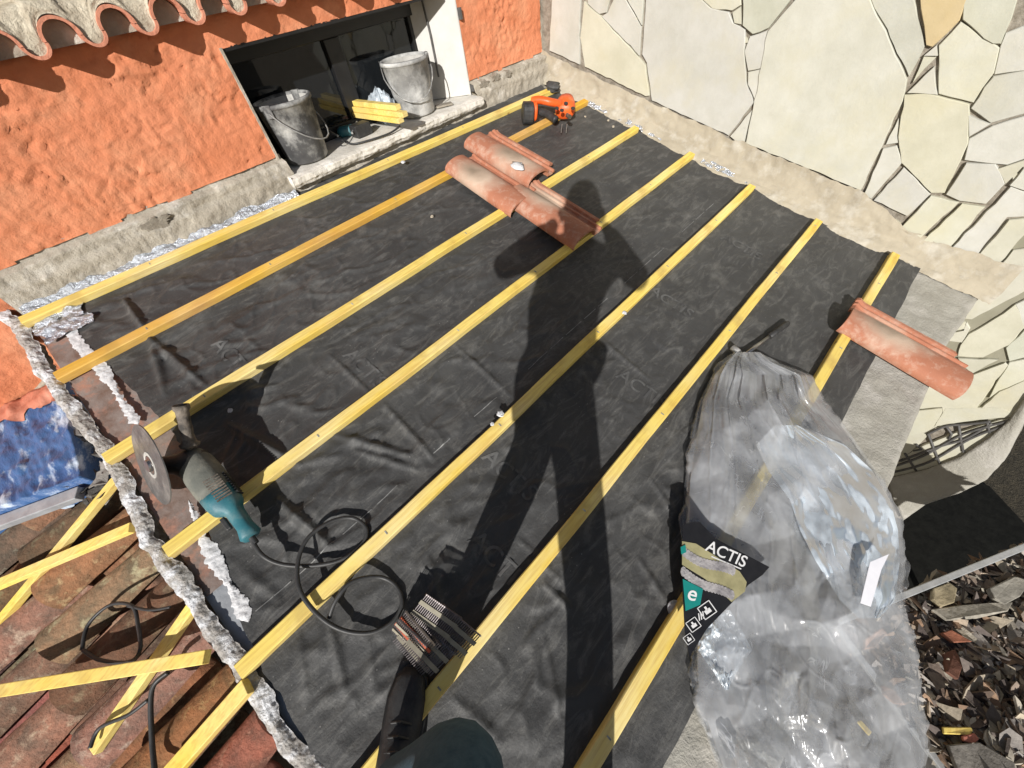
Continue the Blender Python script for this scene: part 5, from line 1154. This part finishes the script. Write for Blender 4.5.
# hands: palm and five fingers each, closed on the phone edges
def hand(B, E, wi, wrist, toward, upv):
    d = (toward-wrist).normalized(); s = d.cross(upv).normalized(); pal = wrist+d*.045
    B.append((pal, (.030, .016))); pi_ = len(B)-1; E.append((wi, pi_))
    return d, s, pal, pi_
lat = (CAMX).normalized(); PH = CAM+CAMZ*.012
body = skin('body', B, EE, M['skin'], person)
for side, wr, sg in (('L', J['wrL'], -1), ('R', J['wrR'], 1)):
    edge_p = PH+lat*sg*.086+CAMZ*.012
    d = (edge_p-wr).normalized(); L_ = (edge_p-wr).length
    pts = [(wr, (.024, .02)), (wr.lerp(edge_p, .5), (.034, .018)), (edge_p+CAMZ*.022, (.030, .015))]; E = [(0, 1), (1, 2)]
    pal = wr.lerp(edge_p, .75)
    for f, (off, ln) in enumerate(((-.028, .062), (-.009, .070), (.010, .066), (.028, .052))):
        b_ = pal+CAMY*off*1.0+CAMZ*.012; k1 = b_+CAMZ*.006-lat*sg*ln*.45; k2 = k1-lat*sg*ln*.35-CAMZ*.004; n0 = len(pts)
        pts += [(b_, .009), (k1, .0085), (k2, .0075)]; E += [(1, n0), (n0, n0+1), (n0+1, n0+2)]
    b_ = wr.lerp(edge_p, .4)-CAMY*.02; k1 = edge_p-CAMY*.036+CAMZ*.03; k2 = edge_p-CAMY*.02-lat*sg*.03+CAMZ*.032; n0 = len(pts)
    pts += [(b_, .011), (k1, .010), (k2, .009)]; E += [(0, n0), (n0, n0+1), (n0+1, n0+2)]
    skin('hand', pts, E, M['skin'], body, 1)
skin('jeans', [(J['waist'], .125), (J['pel'], .135), (J['hipL'], .088), (J['hipL'].lerp(J['kneeL'], .55), .072), (J['kneeL'], .078), (J['kneeL'].lerp(J['ankL'], .5), .060), (J['ankL']+W(0,0,.0), .056), (J['hipR'], .088), (J['kneeR'], .068), (J['kneeR'].lerp(J['ankR'], .5), .062), (J['ankR'], .055)],
     [(0,1),(1,2),(2,3),(3,4),(4,5),(5,6),(1,7),(7,8),(8,9),(9,10)], M['denim'], person, 2, 1)
skin('coat', [(J['pel']+W(.07,-.10,-.03), (.215, .15)), (J['pel']+W(.01,.01,.05), (.165, .145)), (J['waist'], (.155, .13)), (J['chest'], (.155, .13)), (J['neck']-W(0,0,.03), .075), (J['shL'], .078), (J['elL'], .062), (J['wrL'].lerp(J['elL'], .12), .040), (J['shR'], .078), (J['elR'], .062), (J['wrR'].lerp(J['elR'], .12), .040)],
     [(0,1),(1,2),(2,3),(3,4),(3,5),(5,6),(6,7),(3,8),(8,9),(9,10)], M['coat'], person, 2, 3)
fwd = (PH-J['head']); fwd = Vector((fwd.x, fwd.y, 0)).normalized(); upw = Vector((0, 0, 1)); sdw = fwd.cross(upw)
hc = J['head'].lerp(J['top'], .45)
def blob(c, rx, ry, rz, n=14):
    mb = MB(); mb.grid(lambda u, v: c+sdw*rx*math.sin(PI*v)*math.cos(2*PI*u)+fwd*ry*math.sin(PI*v)*math.sin(2*PI*u)+upw*rz*math.cos(PI*v), n, n); return mb
blob(hc+upw*.012-fwd*.012, .092, .105, .118, 20).build('hair', M['hair'], body, smooth=True, world=True)
blob(hc+fwd*.018-upw*.01, .078, .092, .108, 20).build('face', M['skin'], body, smooth=True, world=True)
for s in (-1, 1):
    blob(hc+fwd*.092+sdw*s*.032+upw*.005, .013, .012, .010).build('eye', M['eye'], body, smooth=True, world=True)
    blob(hc+sdw*s*.086-upw*.005, .010, .02, .03).build('ear', M['skin'], body, smooth=True, world=True)
blob(hc+fwd*.112-upw*.018, .012, .018, .022).build('nose', M['skin'], body, smooth=True, world=True)
blob(hc+fwd*.100-upw*.055, .024, .010, .007).build('mouth', M['redtape'], body, smooth=True, world=True)
def shoe(ank, toe, nm='shoe'):
    d = (toe-ank); d -= NRM*d.dot(NRM); d.normalize(); s = d.cross(NRM); base_ = ank-NRM*(toroof(ank)[2]-.004)
    mb = MB()
    secs = [(-.075, .032, .085), (-.06, .038, .10), (-.01, .040, .115), (.05, .042, .085), (.10, .047, .062), (.15, .047, .052), (.19, .038, .044), (.212, .018, .032)]
    vs = []; n = 12
    for x, w_, h in secs:
        for k in range(n):
            t = 2*PI*k/n; zz = max(.022, .022+(h-.022)*(.5+.5*math.sin(t))) ; vs.append(base_+d*x+s*w_*math.cos(t)*(1 if math.sin(t) < .2 else .88)+NRM*zz)
    m_ = len(secs); mb.add(vs, [(i*n+k, i*n+(k+1) % n, (i+1)*n+(k+1) % n, (i+1)*n+k) for i in range(m_-1) for k in range(n)]+[tuple(range(n))[::-1], tuple(range((m_-1)*n, m_*n))])
    o = mb.build(nm, M['leather'], person, smooth=True, world=True)
    ms = MB(); L_ = [(x, w_*1.1) for x, w_, h in secs]; outl = [base_+d*x+s*w_ for x, w_ in L_]+[base_+d*.222]+[base_+d*x-s*w_ for x, w_ in L_[::-1]]
    ms.prism(outl, NRM*.022); ms.build('sole', M['cable'], o, world=True, bevel=.003)
    lb = MB()
    for x in (.03, .055, .08, .105):
        hh = .098-.36*(x-.0); lb.tube([base_+d*x-s*.024+NRM*hh*.93, base_+d*(x+.006)+NRM*(hh+.008), base_+d*x+s*.024+NRM*hh*.93], .0028, 6)
    lb.build('laces', M['blackplastic'], o, world=True)
shoe(J['ankL'], P(409, 690, .02)); shoe(J['ankR'], J['ankR']+W(.2, .12, 0))
pk = J['kneeL']+(J['ankL']-J['kneeL'])*.2
phone = thing('phone', 'dark smartphone held up in both hands by the photographer', 'phone', Matrix.Translation(PH))
mm = Matrix((( CAMX.x, CAMY.x, CAMZ.x, CAM.x+CAMZ.x*.004), (CAMX.y, CAMY.y, CAMZ.y, CAM.y+CAMZ.y*.004), (CAMX.z, CAMY.z, CAMZ.z, CAM.z+CAMZ.z*.004), (0, 0, 0, 1)))
MB().box(-.080, .080, -.060, .016, .002, .011, m=mm).build('phone_body', M['blackplastic'], phone, world=True, bevel=.003)
MB().box(-.074, .074, -.056, .012, .0113, .0119, m=mm).build('screen', M['glass'], phone, world=True)
